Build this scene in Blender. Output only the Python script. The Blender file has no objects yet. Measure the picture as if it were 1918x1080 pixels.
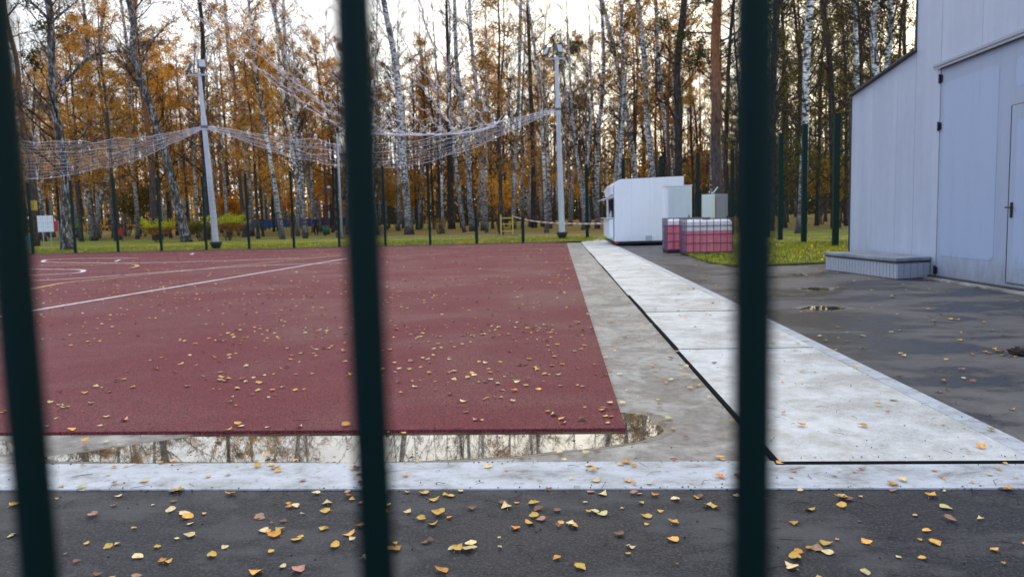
import bpy, math, random
import numpy as np
from mathutils import Vector, Matrix, noise
sc = bpy.context.scene
COL = sc.collection
R = math.radians
# ------------------------------------------------------------------ camera
F = 1388.0; CX, CY = 959.0, 540.0; CAMZ = 1.1
dY = Vector((87, 133, -F)).normalized()
up = Vector((1, .0253, 0)).cross(dY).normalized()
dX = dY.cross(up).normalized()
Rwc = Matrix((dX, dY, up))            # rows: world axes in camera space -> camera-to-world rotation
cam_d = bpy.data.cameras.new("camera"); cam = bpy.data.objects.new("camera", cam_d); COL.objects.link(cam)
cam.matrix_world = Matrix.Translation((0, 0, CAMZ)) @ Rwc.to_4x4()
cam_d.sensor_width = 36.0; cam_d.lens = 36.0 * F / 1918.0
cam_d.clip_start = 0.02; cam_d.clip_end = 3000
cam_d.dof.use_dof = True; cam_d.dof.focus_distance = 3.3
cam_d.dof.aperture_fstop = cam_d.lens / 5.8
sc.camera = cam
sc.cycles.use_denoising = True
sc.cycles.max_bounces = 6; sc.cycles.diffuse_bounces = 3; sc.cycles.glossy_bounces = 3
sc.cycles.transparent_max_bounces = 8; sc.cycles.transmission_bounces = 4
sc.cycles.caustics_reflective = False; sc.cycles.caustics_refractive = False
# ------------------------------------------------------------------ world
SUN_EL, SUN_AZ = R(13), R(26)          # azimuth to the right of +Y
w = bpy.data.worlds.new("World"); sc.world = w; w.use_nodes = True
nt = w.node_tree; nt.nodes.clear()
def N(nt, typ, **kw):
    n = nt.nodes.new(typ)
    for k, v in kw.items():
        if k in n.inputs.keys(): n.inputs[k].default_value = v
        else: setattr(n, k, v)
    return n
sky = N(nt, 'ShaderNodeTexSky', sky_type='NISHITA', sun_disc=False, sun_elevation=SUN_EL, sun_rotation=SUN_AZ,
        air_density=1.0, dust_density=1.3, ozone_density=1.5)
tc = N(nt, 'ShaderNodeTexCoord'); mp = N(nt, 'ShaderNodeMapping'); mp.inputs['Scale'].default_value = (1, 1, 3.2)
nz = N(nt, 'ShaderNodeTexNoise', Scale=2.2, Detail=7.0, Roughness=.6)
rp = N(nt, 'ShaderNodeValToRGB'); rp.color_ramp.elements[0].position = .30; rp.color_ramp.elements[1].position = .66
rp.color_ramp.elements[0].color = (.42, .42, .42, 1); rp.color_ramp.elements[1].color = (.92, .92, .92, 1)
mx = N(nt, 'ShaderNodeMix', data_type='RGBA')
# thin cloud lit by the low sun: white and warm near it, blue-grey away from it
sv = N(nt, 'ShaderNodeCombineXYZ'); sv.inputs[0].default_value = math.sin(SUN_AZ) * math.cos(SUN_EL); sv.inputs[1].default_value = math.cos(SUN_AZ) * math.cos(SUN_EL); sv.inputs[2].default_value = math.sin(SUN_EL)
dp = N(nt, 'ShaderNodeVectorMath', operation='DOT_PRODUCT'); nt.links.new(tc.outputs['Generated'], dp.inputs[0]); nt.links.new(sv.outputs[0], dp.inputs[1])
mr = N(nt, 'ShaderNodeMath', operation='MULTIPLY_ADD'); mr.inputs[1].default_value = .5; mr.inputs[2].default_value = .5; nt.links.new(dp.outputs['Value'], mr.inputs[0])
cr = N(nt, 'ShaderNodeValToRGB'); ce = cr.color_ramp.elements; ce.new(.5); ce.new(.85)
for e_, (p_, c_) in zip(ce, ((0, (.32, .43, .70)), (.55, (.52, .58, .68)), (.86, (.92, .90, .86)), (1, (1.0, .92, .74)))): e_.position = p_; e_.color = (*c_, 1)
nt.links.new(mr.outputs[0], cr.inputs[0])
vm = N(nt, 'ShaderNodeVectorMath', operation='SCALE'); vm.inputs['Scale'].default_value = 13.5; nt.links.new(cr.outputs[0], vm.inputs[0]); nt.links.new(vm.outputs[0], mx.inputs['B'])
bg = N(nt, 'ShaderNodeBackground', Strength=.12); wo = N(nt, 'ShaderNodeOutputWorld')
L = nt.links.new
L(tc.outputs['Generated'], mp.inputs[0]); L(mp.outputs[0], nz.inputs['Vector']); L(nz.outputs[0], rp.inputs[0])
L(rp.outputs[0], mx.inputs['Factor']); L(sky.outputs[0], mx.inputs['A']); L(mx.outputs['Result'], bg.inputs[0]); L(bg.outputs[0], wo.inputs[0])
sd = bpy.data.lights.new("sun", 'SUN'); sd.energy = 1.1; sd.angle = R(10); sd.color = (1, .86, .66)
so = bpy.data.objects.new("sun", sd); COL.objects.link(so)
sdir = Vector((math.sin(SUN_AZ) * math.cos(SUN_EL), math.cos(SUN_AZ) * math.cos(SUN_EL), math.sin(SUN_EL)))
so.rotation_euler = (-sdir).to_track_quat('-Z', 'Y').to_euler()
vs = sc.view_settings; vs.view_transform = 'Standard'; vs.look = 'None'; vs.gamma = 1; vs.use_curve_mapping = False
vs.exposure = 0.70
# ------------------------------------------------------------------ picture <-> place
def ray(px, py): return (Rwc @ Vector(((px - CX) / F, -(py - CY) / F, -1))).normalized()
def onz(px, py, z=0.0):
    d = ray(px, py); t = (z - CAMZ) / d.z; return Vector((d.x * t, d.y * t, z))
def atY(px, py, Y):
    d = ray(px, py); t = Y / d.y; return Vector((d.x * t, Y, CAMZ + d.z * t))
def XP(px, Y): return atY(px, 407, Y).x
def tz(x, y): return .012 * max(0, y - 70)
# ------------------------------------------------------------------ materials
MAT = {}
def mat(name, color=(.5, .5, .5), rough=.7, metal=0, spec=.5, build=None, **kw):
    m = bpy.data.materials.new(name); m.use_nodes = True; t = m.node_tree
    b = t.nodes['Principled BSDF']
    b.inputs['Base Color'].default_value = (*color, 1); b.inputs['Roughness'].default_value = rough
    b.inputs['Metallic'].default_value = metal; b.inputs['Specular IOR Level'].default_value = spec
    for k, v in kw.items(): b.inputs[k].default_value = v
    if build: build(t, b)
    MAT[name] = m; return m
def coord(t, scale=(1, 1, 1), kind='Object'):
    c = N(t, 'ShaderNodeTexCoord'); m = N(t, 'ShaderNodeMapping'); m.inputs['Scale'].default_value = scale
    t.links.new(c.outputs[kind], m.inputs[0]); return m.outputs[0]
def noise_(t, vec, scale, detail=4, rough=.55, dist=0):
    n = N(t, 'ShaderNodeTexNoise', Scale=scale, Detail=detail, Roughness=rough, Distortion=dist); t.links.new(vec, n.inputs['Vector']); return n.outputs['Fac']
def ramp(t, fac, stops):
    r = N(t, 'ShaderNodeValToRGB'); e = r.color_ramp.elements
    while len(e) < len(stops): e.new(.5)
    for i, (p, c) in enumerate(stops):
        e[i].position = p; e[i].color = (*c, 1) if len(c) == 3 else c
    t.links.new(fac, r.inputs[0]); return r.outputs[0]
def g(v): return (v, v, v)
def mix(t, fac, a, b, mode='MIX'):
    m = N(t, 'ShaderNodeMix', data_type='RGBA', blend_type=mode)
    for s, v in (('Factor', fac), ('A', a), ('B', b)):
        if isinstance(v, (int, float)): m.inputs[s].default_value = v
        elif isinstance(v, tuple): m.inputs[s].default_value = (*v, 1)
        else: t.links.new(v, m.inputs[s])
    return m.outputs['Result']
def mth(t, op, a, b=None, c=None):
    m = N(t, 'ShaderNodeMath', operation=op)
    for i, v in enumerate((a, b, c)):
        if v is None: continue
        if isinstance(v, (int, float)): m.inputs[i].default_value = v
        else: t.links.new(v, m.inputs[i])
    return m.outputs[0]
def bump(t, b, h, strength=.3, dist=.01):
    n = N(t, 'ShaderNodeBump', Strength=strength, Distance=dist); t.links.new(h, n.inputs['Height']); t.links.new(n.outputs[0], b.inputs['Normal'])
def col(t, b, c): t.links.new(c, b.inputs['Base Color'])
def rgh(t, b, c): t.links.new(c, b.inputs['Roughness'])

def _asphalt(t, b):
    v = coord(t); fine = noise_(t, v, 90, 5, .85); med = noise_(t, v, 28, 5, .7); big = noise_(t, coord(t, (.8, 1.5, 1)), 1.5, 8, .70, .2)
    c = ramp(t, fine, [(.40, (.005, .005, .008)), (.52, (.024, .024, .030)), (.62, (.13, .13, .14))])
    dry = ramp(t, big, [(.48, g(0)), (.54, g(.6)), (.61, g(1))])
    c = mix(t, mth(t, 'MULTIPLY', dry, .72), c, (.16, .15, .145))
    speck = ramp(t, noise_(t, v, 120, 2, .5), [(.70, g(0)), (.76, g(1))])
    c = mix(t, mth(t, 'MULTIPLY', speck, .35), c, (.16, .155, .15))
    c = mix(t, .3, c, ramp(t, med, [(.35, g(.006)), (.65, g(.05))]))
    col(t, b, c); rgh(t, b, ramp(t, big, [(.40, g(.42)), (.60, g(.80))]))
    bump(t, b, mth(t, 'ADD', fine, mth(t, 'MULTIPLY', med, .6)), .55, .006)
mat('asphalt', rough=.75, spec=.22, build=_asphalt)
def _asphalt_r(t, b):
    v = coord(t); fine = noise_(t, v, 80, 5, .85); med = noise_(t, v, 26, 5, .7); big = noise_(t, coord(t, (.6, 1.0, 1)), 1.0, 7, .66, .25)
    c = ramp(t, fine, [(.40, (.006, .006, .009)), (.52, (.022, .022, .028)), (.64, (.09, .09, .10))])
    dry = ramp(t, big, [(.45, g(0)), (.50, g(.7)), (.58, g(1))])
    c = mix(t, mth(t, 'MULTIPLY', dry, .8), c, (.25, .225, .205))
    c = mix(t, .22, c, ramp(t, med, [(.35, g(.006)), (.65, g(.08))]))
    col(t, b, c); rgh(t, b, ramp(t, big, [(.44, g(.33)), (.51, g(.9))]))
    bump(t, b, mth(t, 'ADD', fine, mth(t, 'MULTIPLY', med, .6)), .4, .005)
mat('asphalt_yard', rough=.7, spec=.22, build=_asphalt_r)
def _court(t, b):
    v = coord(t); fine = noise_(t, v, 95, 4, .85); big = noise_(t, v, .55, 6, .6, .7); med = noise_(t, v, 60, 3, .6)
    c = ramp(t, fine, [(.38, (.022, .002, .004)), (.5, (.115, .014, .019)), (.61, (.35, .072, .083))])
    c = mix(t, mth(t, 'MULTIPLY', ramp(t, big, [(.40, g(0)), (.68, g(1))]), .45), c, (.21, .052, .060))
    c = mix(t, mth(t, 'MULTIPLY', ramp(t, med, [(.55, g(0)), (.8, g(1))]), .35), c, (.05, .02, .022))
    col(t, b, c); rgh(t, b, ramp(t, big, [(.38, g(.52)), (.62, g(.78))])); bump(t, b, fine, .55, .006)
mat('court_rubber', spec=.22, build=_court)
def _concrete(t, b):
    v = coord(t); big = noise_(t, coord(t, (1, .7, 1)), 2.3, 7, .64, 1.1); med = noise_(t, v, 14, 6, .65); fine = noise_(t, v, 240, 2, .6)
    c = ramp(t, big, [(.38, (.10, .082, .064)), (.46, (.19, .16, .13)), (.51, (.38, .335, .275)), (.60, (.58, .53, .45))])
    c = mix(t, .38, c, ramp(t, med, [(.38, (.13, .11, .09)), (.62, (.50, .45, .38))]))
    c = mix(t, .22, c, ramp(t, fine, [(.3, g(.06)), (.7, g(.42))]))
    col(t, b, c); rgh(t, b, ramp(t, big, [(.36, g(.32)), (.55, g(.75))])); bump(t, b, med, .25, .006)
mat('apron_concrete', build=_concrete)
def _kerb(t, b):
    v = coord(t); big = noise_(t, coord(t, (.9, 1.5, 1)), 4.2, 8, .74, .4); fine = noise_(t, v, 170, 3, .6)
    c = ramp(t, big, [(.34, (.20, .185, .165)), (.43, (.41, .41, .415)), (.53, (.54, .555, .58)), (.66, (.63, .65, .69))])
    c = mix(t, mth(t, 'MULTIPLY', ramp(t, noise_(t, v, 26, 5, .7), [(.56, g(0)), (.66, g(1))]), .6), c, (.21, .185, .15))
    c = mix(t, .14, c, ramp(t, fine, [(.3, g(.05)), (.7, g(.8))])); col(t, b, c); bump(t, b, mth(t, 'ADD', big, fine), .25, .005)
mat('painted_kerb', rough=.6, build=_kerb)
def _slab(t, b):
    v = coord(t); big = noise_(t, coord(t, (1, 1.1, 1)), 1.9, 8, .68, .6); fine = noise_(t, v, 120, 3, .6)
    c = ramp(t, big, [(.34, (.36, .32, .25)), (.43, (.56, .53, .46)), (.52, (.72, .71, .675)), (.66, (.78, .78, .765))])
    vo = N(t, 'ShaderNodeTexVoronoi', Scale=46.0); t.links.new(coord(t, (1, 1.4, 1)), vo.inputs['Vector'])
    dots = ramp(t, vo.outputs['Distance'], [(.22, g(1)), (.42, g(0))])
    worn = ramp(t, noise_(t, v, 1.3, 6, .65), [(.47, g(0)), (.60, g(1))])
    dm = mth(t, 'MULTIPLY', dots, worn)
    c = mix(t, .42, c, ramp(t, noise_(t, v, 9, 8, .72), [(.36, (.38, .33, .25)), (.46, (.64, .615, .56)), (.57, (.80, .80, .78))]))
    c = mix(t, mth(t, 'MULTIPLY', worn, .5), c, (.34, .31, .26)); c = mix(t, mth(t, 'MULTIPLY', dm, .55), c, (.16, .15, .13))
    c = mix(t, .12, c, ramp(t, fine, [(.3, g(.1)), (.7, g(.9))])); col(t, b, c); bump(t, b, mth(t, 'ADD', dots, mth(t, 'MULTIPLY', fine, .5)), .25, .004)
mat('cover_slab', rough=.55, build=_slab)
mat('slab_edge', (.010, .010, .010), .95); mat('trench_soil', (.012, .011, .010), .95)  # slab sides near black: dirt plus the gap's shade put into the colour
def _line(cA, cB):
    def f(t, b):
        v = coord(t); n = noise_(t, v, 3, 7, .75); col(t, b, ramp(t, n, [(.32, cB), (.46, cA)])); bump(t, b, noise_(t, v, 300, 2), .4, .004)
    return f
mat('white_line', rough=.6, build=_line((.72, .66, .67), (.45, .22, .24)))
mat('yellow_line', rough=.6, build=_line((.60, .36, .15), (.32, .13, .08)))
def _water(t, b):
    v = coord(t); n = noise_(t, v, 9, 4, .6); col(t, b, ramp(t, n, [(.35, (.060, .045, .026)), (.6, (.15, .115, .075))]))
    bump(t, b, noise_(t, v, 3.0, 2), .03, .004)
mat('puddle_water', rough=.02, spec=.6, build=_water, **{'Coat Weight': 1.0, 'Coat Roughness': .01, 'Coat IOR': 1.42})
def _lawn(t, b):
    v = coord(t); big = noise_(t, v, .35, 6, .6); med = noise_(t, coord(t, (1, .5, 1)), 2.5, 6, .7); fine = noise_(t, v, 30, 3, .7)
    c = ramp(t, big, [(.32, (.11, .165, .022)), (.5, (.22, .26, .028)), (.64, (.44, .33, .045))])
    c = mix(t, mth(t, 'MULTIPLY', ramp(t, med, [(.52, g(0)), (.62, g(1))]), .7), c, (.36, .24, .05))
    c = mix(t, .35, c, ramp(t, fine, [(.35, (.04, .07, .01)), (.55, (.19, .24, .03)), (.66, (.46, .33, .07))])); col(t, b, c); bump(t, b, fine, .8, .04)
mat('lawn_grass', rough=.9, spec=.2, build=_lawn)
def _floor(t, b):
    v = coord(t); big = noise_(t, v, .13, 5, .6); med = noise_(t, v, 1.8, 6, .7); fine = noise_(t, v, 14, 4, .7)
    c = ramp(t, big, [(.40, (.10, .17, .022)), (.50, (.24, .20, .03)), (.60, (.34, .17, .05))])
    c = mix(t, .38, c, ramp(t, med, [(.38, (.08, .11, .018)), (.5, (.28, .21, .035)), (.62, (.42, .22, .05))]))
    c = mix(t, .3, c, ramp(t, fine, [(.35, (.03, .02, .01)), (.65, (.32, .20, .07))])); col(t, b, c); bump(t, b, fine, .8, .05)
mat('forest_floor', rough=.95, spec=.2, build=_floor)
mat('gravel_path', (.28, .22, .17), .9)
def _soil(t, b):
    v = coord(t); col(t, b, ramp(t, noise_(t, v, 9, 6, .75), [(.35, (.035, .028, .022)), (.55, (.12, .095, .07)), (.7, (.26, .21, .15))])); bump(t, b, noise_(t, v, 30, 4), .8, .03)
mat('edge_soil', rough=.95, build=_soil)
def _birch(t, b):
    v = coord(t, (1, 1, 1)); zz = N(t, 'ShaderNodeSeparateXYZ'); t.links.new(v, zz.inputs[0])
    dash = ramp(t, noise_(t, coord(t, (2.2, 2.2, 9)), 1.6, 5, .7), [(.49, g(0)), (.53, g(1))])
    patch = ramp(t, noise_(t, coord(t, (2.5, 2.5, 1.3)), 1.1, 5, .7), [(.52, g(0)), (.58, g(1))])
    c = mix(t, dash, (.88, .86, .84), (.030, .027, .025)); c = mix(t, mth(t, 'MULTIPLY', patch, .85), c, (.075, .066, .060))
    low = mth(t, 'SUBTRACT', zz.outputs[2], mth(t, 'MULTIPLY', noise_(t, v, .8, 3), 4.2))
    lo = ramp(t, mth(t, 'MULTIPLY_ADD', low, .16, .42), [(.15, g(1)), (1.0, g(0))])
    c = mix(t, mth(t, 'MULTIPLY', lo, .9), c, (.065, .056, .050)); col(t, b, c); bump(t, b, noise_(t, coord(t, (14, 14, 4)), 1, 5, .7), .7, .03)
mat('birch_bark', rough=.85, spec=.2, build=_birch)
def _old(t, b):
    v = coord(t, (8, 8, 2.4)); n = noise_(t, v, 1.2, 7, .75); n2 = noise_(t, coord(t, (3, 3, 1.5)), 1.3, 5, .7)
    c = ramp(t, n, [(.40, (.022, .019, .018)), (.50, (.12, .108, .10)), (.58, (.50, .48, .46))]); c = mix(t, ramp(t, n2, [(.44, g(0)), (.60, g(.85))]), c, (.045, .038, .034)); col(t, b, c); bump(t, b, n, 1, .05)
mat('old_birch_bark', rough=.9, spec=.2, build=_old)
def _dark(t, b):
    v = coord(t, (9, 9, 2.2)); n = noise_(t, v, 1.2, 6, .72)
    c = ramp(t, n, [(.34, (.018, .015, .013)), (.52, (.060, .051, .045)), (.68, (.17, .155, .15))]); col(t, b, c); bump(t, b, n, 1, .05)
mat('dark_bark', rough=.9, spec=.2, build=_dark)
def _pine(t, b):
    v = coord(t); zz = N(t, 'ShaderNodeSeparateXYZ'); t.links.new(v, zz.inputs[0]); n = noise_(t, coord(t, (7, 7, 2)), 1.2, 6, .7)
    lo = ramp(t, n, [(.35, (.035, .026, .024)), (.6, (.12, .090, .085))]); hi = ramp(t, n, [(.35, (.13, .052, .026)), (.65, (.34, .155, .078))])
    f = ramp(t, mth(t, 'MULTIPLY', zz.outputs[2], .1), [(.45, g(0)), (.95, g(1))]); col(t, b, mix(t, f, lo, hi)); bump(t, b, n, .9, .04)
mat('pine_bark', rough=.9, spec=.2, build=_pine)
mat('twig', (.050, .034, .027), .9, spec=.2); mat('twig_warm', (.105, .062, .042), .9, spec=.2)
def leafmat(name, c1, c2, c3):
    def f(t, b):
        n = noise_(t, coord(t), 1.4, 4, .7); n2 = noise_(t, coord(t), 22, 2, .6)
        c = mix(t, .45, ramp(t, n, [(.40, c1), (.52, c2), (.62, c3)]), ramp(t, n2, [(.40, c1), (.52, c2), (.62, c3)])); col(t, b, c)
        tr = N(t, 'ShaderNodeBsdfTranslucent'); t.links.new(c, tr.inputs[0]); m = N(t, 'ShaderNodeMixShader'); m.inputs[0].default_value = .55
        t.links.new(b.outputs[0], m.inputs[1]); t.links.new(tr.outputs[0], m.inputs[2]); t.links.new(m.outputs[0], t.nodes['Material Output'].inputs[0])
    return mat(name, rough=.8, spec=.2, build=f)
leafmat('leaf_orange', (.34, .14, .02), (.82, .38, .035), (.92, .58, .09))
leafmat('leaf_rust', (.18, .085, .03), (.52, .26, .065), (.75, .46, .13))
leafmat('leaf_yellow', (.36, .20, .020), (.62, .36, .035), (.72, .46, .06))
leafmat('leaf_olive', (.06, .065, .016), (.16, .145, .026), (.42, .30, .035))
leafmat('needle_green', (.02, .032, .014), (.055, .065, .024), (.16, .11, .035))
leafmat('leaf_lime', (.30, .34, .02), (.58, .60, .03), (.80, .72, .05))
def fl(name, c):
    def f(t, b):
        n = noise_(t, coord(t, kind='Object'), 60, 4, .6)
        oi = N(t, 'ShaderNodeObjectInfo')
        hs = N(t, 'ShaderNodeHueSaturation'); t.links.new(mth(t, 'MULTIPLY_ADD', oi.outputs['Random'], .5, .7), hs.inputs['Value'])
        t.links.new(mth(t, 'MULTIPLY_ADD', oi.outputs['Random'], -.03, .515), hs.inputs['Hue'])
        t.links.new(mix(t, ramp(t, n, [(.5, g(0)), (.72, g(1))]), c, tuple(k * .45 for k in c)), hs.inputs['Color']); col(t, b, hs.outputs[0])
    return mat(name, rough=.55, build=f)
fl('fallen_gold', (.86, .47, .075)); fl('fallen_pale', (.86, .66, .30)); fl('fallen_orange', (.80, .32, .03)); fl('fallen_brown', (.26, .095, .045)); fl('fallen_pink', (.50, .25, .15))
def _bw(cA, cB, cC, s=1.0, dirt=0):
    def f(t, b):
        v = coord(t, (1.2, 1.2, .12)); n = noise_(t, v, 2.2 * s, 6, .6); n2 = noise_(t, coord(t), 5, 5, .65)
        c = ramp(t, n, [(.35, cA), (.52, cB), (.68, cC)]); c = mix(t, .25, c, ramp(t, n2, [(.35, cA), (.65, cC)]))
        if dirt:
            zz = N(t, 'ShaderNodeSeparateXYZ'); t.links.new(coord(t), zz.inputs[0]); nn = noise_(t, coord(t, (3, 3, 1.2)), 2.2, 6, .7)
            sp = ramp(t, mth(t, 'MULTIPLY_ADD', nn, .9, mth(t, 'MULTIPLY', zz.outputs[2], -1.1)), [(.0, g(0)), (.42, g(.55 * dirt))])
            c = mix(t, sp, c, (.20, .18, .15)); st = ramp(t, noise_(t, coord(t, (9, 9, .35)), 1.5, 5, .7), [(.60, g(0)), (.74, g(.32 * dirt))]); c = mix(t, st, c, (.22, .21, .20))
            ds = ramp(t, noise_(t, coord(t), 16, 3, .6), [(.70, g(0)), (.76, g(.5 * dirt))]); c = mix(t, ds, c, (.24, .20, .15))
        col(t, b, c); bump(t, b, n2, .06, .01)
    return f
mat('wall_panel', rough=.55, build=_bw((.42, .465, .56), (.455, .50, .60), (.51, .555, .655), dirt=1))
mat('gate_paint', rough=.5, build=_bw((.34, .395, .51), (.365, .425, .54), (.39, .45, .565), dirt=1))
mat('gate_paint_fresh', rough=.5, build=_bw((.37, .45, .60), (.385, .465, .62), (.40, .48, .63), dirt=1))
mat('trim_grey', (.36, .38, .42), .5); mat('trim_dark', (.045, .045, .052), .5); mat('iron_black', (.012, .012, .013), .45, .3)
mat('step_top', rough=.5, build=_bw((.16, .18, .22), (.23, .25, .29), (.38, .38, .38)))
mat('step_side', (.40, .415, .45), .5)
mat('rust_yellow', (.30, .20, .08), .8)
mat('fence_green', (.003, .020, .017), .6, spec=.2); mat('bar_green', (.0010, .0125, .0115), .65, spec=.12)
mat('galvanised', rough=.45, metal=.0, build=_bw((.40, .42, .46), (.50, .53, .58), (.58, .61, .66)))
mat('lamp_grey', (.10, .10, .115), .5); mat('lamp_glass', (.45, .45, .47), .15)
mat('net_rope', (.72, .70, .74), .8)
mat('white_body', rough=.35, build=_bw((.80, .82, .86), (.86, .87, .90), (.88, .90, .93), dirt=.4))
mat('white_plain', (.78, .79, .82), .4); mat('green_white', rough=.45, build=_bw((.50, .57, .58), (.56, .63, .64), (.60, .67, .68)))
mat('cab_grey', (.17, .18, .225), .5); mat('cab_cream', (.62, .64, .50), .5); mat('cab_white', (.62, .70, .68), .5)
mat('dark_inside', (.02, .02, .022), .7); mat('red_paint', (.50, .03, .03), .5); mat('tyre_rubber', (.02, .02, .02), .8)
mat('pink_liquid', rough=.3, build=_bw((.66, .12, .17), (.74, .17, .22), (.82, .27, .31)))
def _poly(t, b): pass
mat('tank_white', (.80, .74, .74), .35, **{'Subsurface Weight': .15})
mat('cage_steel', (.09, .08, .13), .5, .2)
mat('yellow_paint', (.62, .40, .06), .5); mat('blue_paint', (.035, .085, .28), .5); mat('brick_orange', (.36, .10, .035), .8); mat('wood_bench', (.22, .19, .16), .7)
mat('bin_green', (.02, .10, .06), .5); mat('slide_green', (.05, .30, .05), .4); mat('teal_paint', (.16, .33, .38), .5)
mat('shed_wall', (.22, .25, .25), .7); mat('tape_red', (.62, .30, .24), .5); mat('tape_white', (.75, .70, .68), .5)
mat('jacket_navy', (.016, .020, .035), .8); mat('trousers_black', (.008, .008, .012), .85); mat('skin', (.45, .26, .19), .6); mat('hair_dark', (.03, .02, .015), .8)
mat('strip_dark', (.03, .028, .027), .6, .3)
mat('rubber_black', (.012, .012, .012), .7)
mat('bottle_white', (.7, .7, .7), .4)
# ------------------------------------------------------------------ mesh helpers
class MB:
    def __init__(s): s.v = []; s.f = []; s.m = []
    def add(s, vs, fs, mi=0):
        o = len(s.v); s.v += [tuple(v) for v in vs]; s.f += [tuple(i + o for i in f) for f in fs]; s.m += [mi] * len(fs); return s
    def box(s, c, d, rz=0, mi=0, M=None):
        x, y, z = d[0] / 2, d[1] / 2, d[2] / 2; c = Vector(c); Q = M or Matrix.Rotation(rz, 3, 'Z')
        vs = [c + Q @ Vector((a * x, b * y, e * z)) for e in (-1, 1) for a, b in ((-1, -1), (1, -1), (1, 1), (-1, 1))]
        return s.add(vs, [(3, 2, 1, 0), (4, 5, 6, 7), (0, 1, 5, 4), (1, 2, 6, 5), (2, 3, 7, 6), (3, 0, 4, 7)], mi)
    def tube(s, pts, rad, n=6, mi=0, cap=True):
        pts = [Vector(p) for p in pts]; rad = rad if isinstance(rad, (list, tuple)) else [rad] * len(pts)
        vs = []; k = len(pts); prev = None
        for i, p in enumerate(pts):
            d = (pts[min(i + 1, k - 1)] - pts[max(i - 1, 0)]).normalized()
            a = prev if prev is not None else (Vector((1, 0, 0)) if abs(d.x) < .9 else Vector((0, 1, 0)))
            a = (a - d * a.dot(d)).normalized(); prev = a; b = d.cross(a)
            for j in range(n):
                t = 2 * math.pi * j / n; vs.append(p + (a * math.cos(t) + b * math.sin(t)) * rad[i])
        fs = [(i * n + j, i * n + (j + 1) % n, (i + 1) * n + (j + 1) % n, (i + 1) * n + j) for i in range(k - 1) for j in range(n)]
        if cap: fs += [tuple(reversed(range(n))), tuple(range((k - 1) * n, k * n))]
        return s.add(vs, fs, mi)
    def prism(s, poly, z0, z1, mi=0):
        n = len(poly); vs = [(p[0], p[1], z0) for p in poly] + [(p[0], p[1], z1) for p in poly]
        return s.add(vs, [tuple(reversed(range(n))), tuple(range(n, 2 * n))] + [(i, (i + 1) % n, n + (i + 1) % n, n + i) for i in range(n)], mi)
    def mesh(s, name, mats, smooth=False):
        me = bpy.data.meshes.new(name); me.from_pydata(s.v, [], s.f)
        for m in mats: me.materials.append(MAT[m])
        if len(mats) > 1: me.polygons.foreach_set('material_index', s.m)
        if smooth: me.polygons.foreach_set('use_smooth', [True] * len(s.f))
        me.update(); return me
    def build(s, name, mats, parent=None, smooth=False, bevel=0):
        if isinstance(mats, str): mats = [mats]
        o = bpy.data.objects.new(name, s.mesh(name, mats, smooth)); COL.objects.link(o)
        if parent: o.parent = parent
        if bevel: m = o.modifiers.new('bevel', 'BEVEL'); m.width = bevel; m.segments = 2; m.limit_method = 'ANGLE'
        return o
def tag(o, label=None, cat=None, group=None, kind=None):
    if label: o['label'] = label
    if cat: o['category'] = cat
    if group: o['group'] = group
    if kind: o['kind'] = kind
    return o
def empty(name, loc, label, cat, group=None, rz=0):
    o = bpy.data.objects.new(name, None); COL.objects.link(o); o.location = loc; o.rotation_euler = (0, 0, rz); o.empty_display_size = .2
    return tag(o, label, cat, group)
def inst(name, me, parent=None, loc=(0, 0, 0), rot=(0, 0, 0), sc_=1):
    o = bpy.data.objects.new(name, me); COL.objects.link(o); o.location = loc; o.rotation_euler = rot; o.scale = (sc_,) * 3
    if parent: o.parent = parent
    return o
def sheet(name, poly, z, m, kind='structure', parent=None):
    o = MB().add([(p[0], p[1], z) for p in poly], [tuple(range(len(poly)))]).build(name, m, parent)
    if kind and not parent: o['kind'] = kind
    return o
def rect(x0, x1, y0, y1): return [(x0, y0), (x1, y0), (x1, y1), (x0, y1)]
# ------------------------------------------------------------------ layout numbers
CF = onz(1172, 806).y                       # court front edge
CR = onz(1172, 806).x                       # court right edge
CB = 32.3                                   # court back edge
K0, K1 = onz(959, 917).y, onz(959, 867).y   # front kerb
SX0, SX1 = onz(1457, 868).x, onz(1918, 856).x
GX1 = onz(1918, 829).x                      # outer edge of the right kerb
BX = onz(1753, 521).x                       # building wall plane
YEND = 36.5
K2 = onz(1700, 871.3).y; K3 = onz(1700, 869).y   # the cover slabs reach a little into the kerb
print('LAYOUT', CF, CR, K0, K1, SX0, SX1, GX1, BX)
# ------------------------------------------------------------------ terrain
def terrain():
    xs = [-320 + 20 * i for i in range(12)] + list(range(-90, 60, 3)) + [60 + 25 * i for i in range(12)]
    ys = [-60, -40, -25, -14, -10] + list(range(-8, 46, 3)) + list(range(46, 160, 6)) + [180, 220, 280, 360, 480]
    vs = []
    for y in ys:
        for x in xs:
            z = tz(x, y) + (.25 * noise.noise(Vector((x * .05, y * .05, 0))) if y > 72 else 0)
            if -42 < x < 20 and -9 < y < 38: z = -.2
            vs.append((x, y, z - .01))
    n = len(xs); fs = [(j * n + i, j * n + i + 1, (j + 1) * n + i + 1, (j + 1) * n + i) for j in range(len(ys) - 1) for i in range(n - 1)]
    tag(MB().add(vs, fs).build('ground', 'forest_floor', smooth=True), kind='structure')
terrain()
GAP = .016
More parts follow.
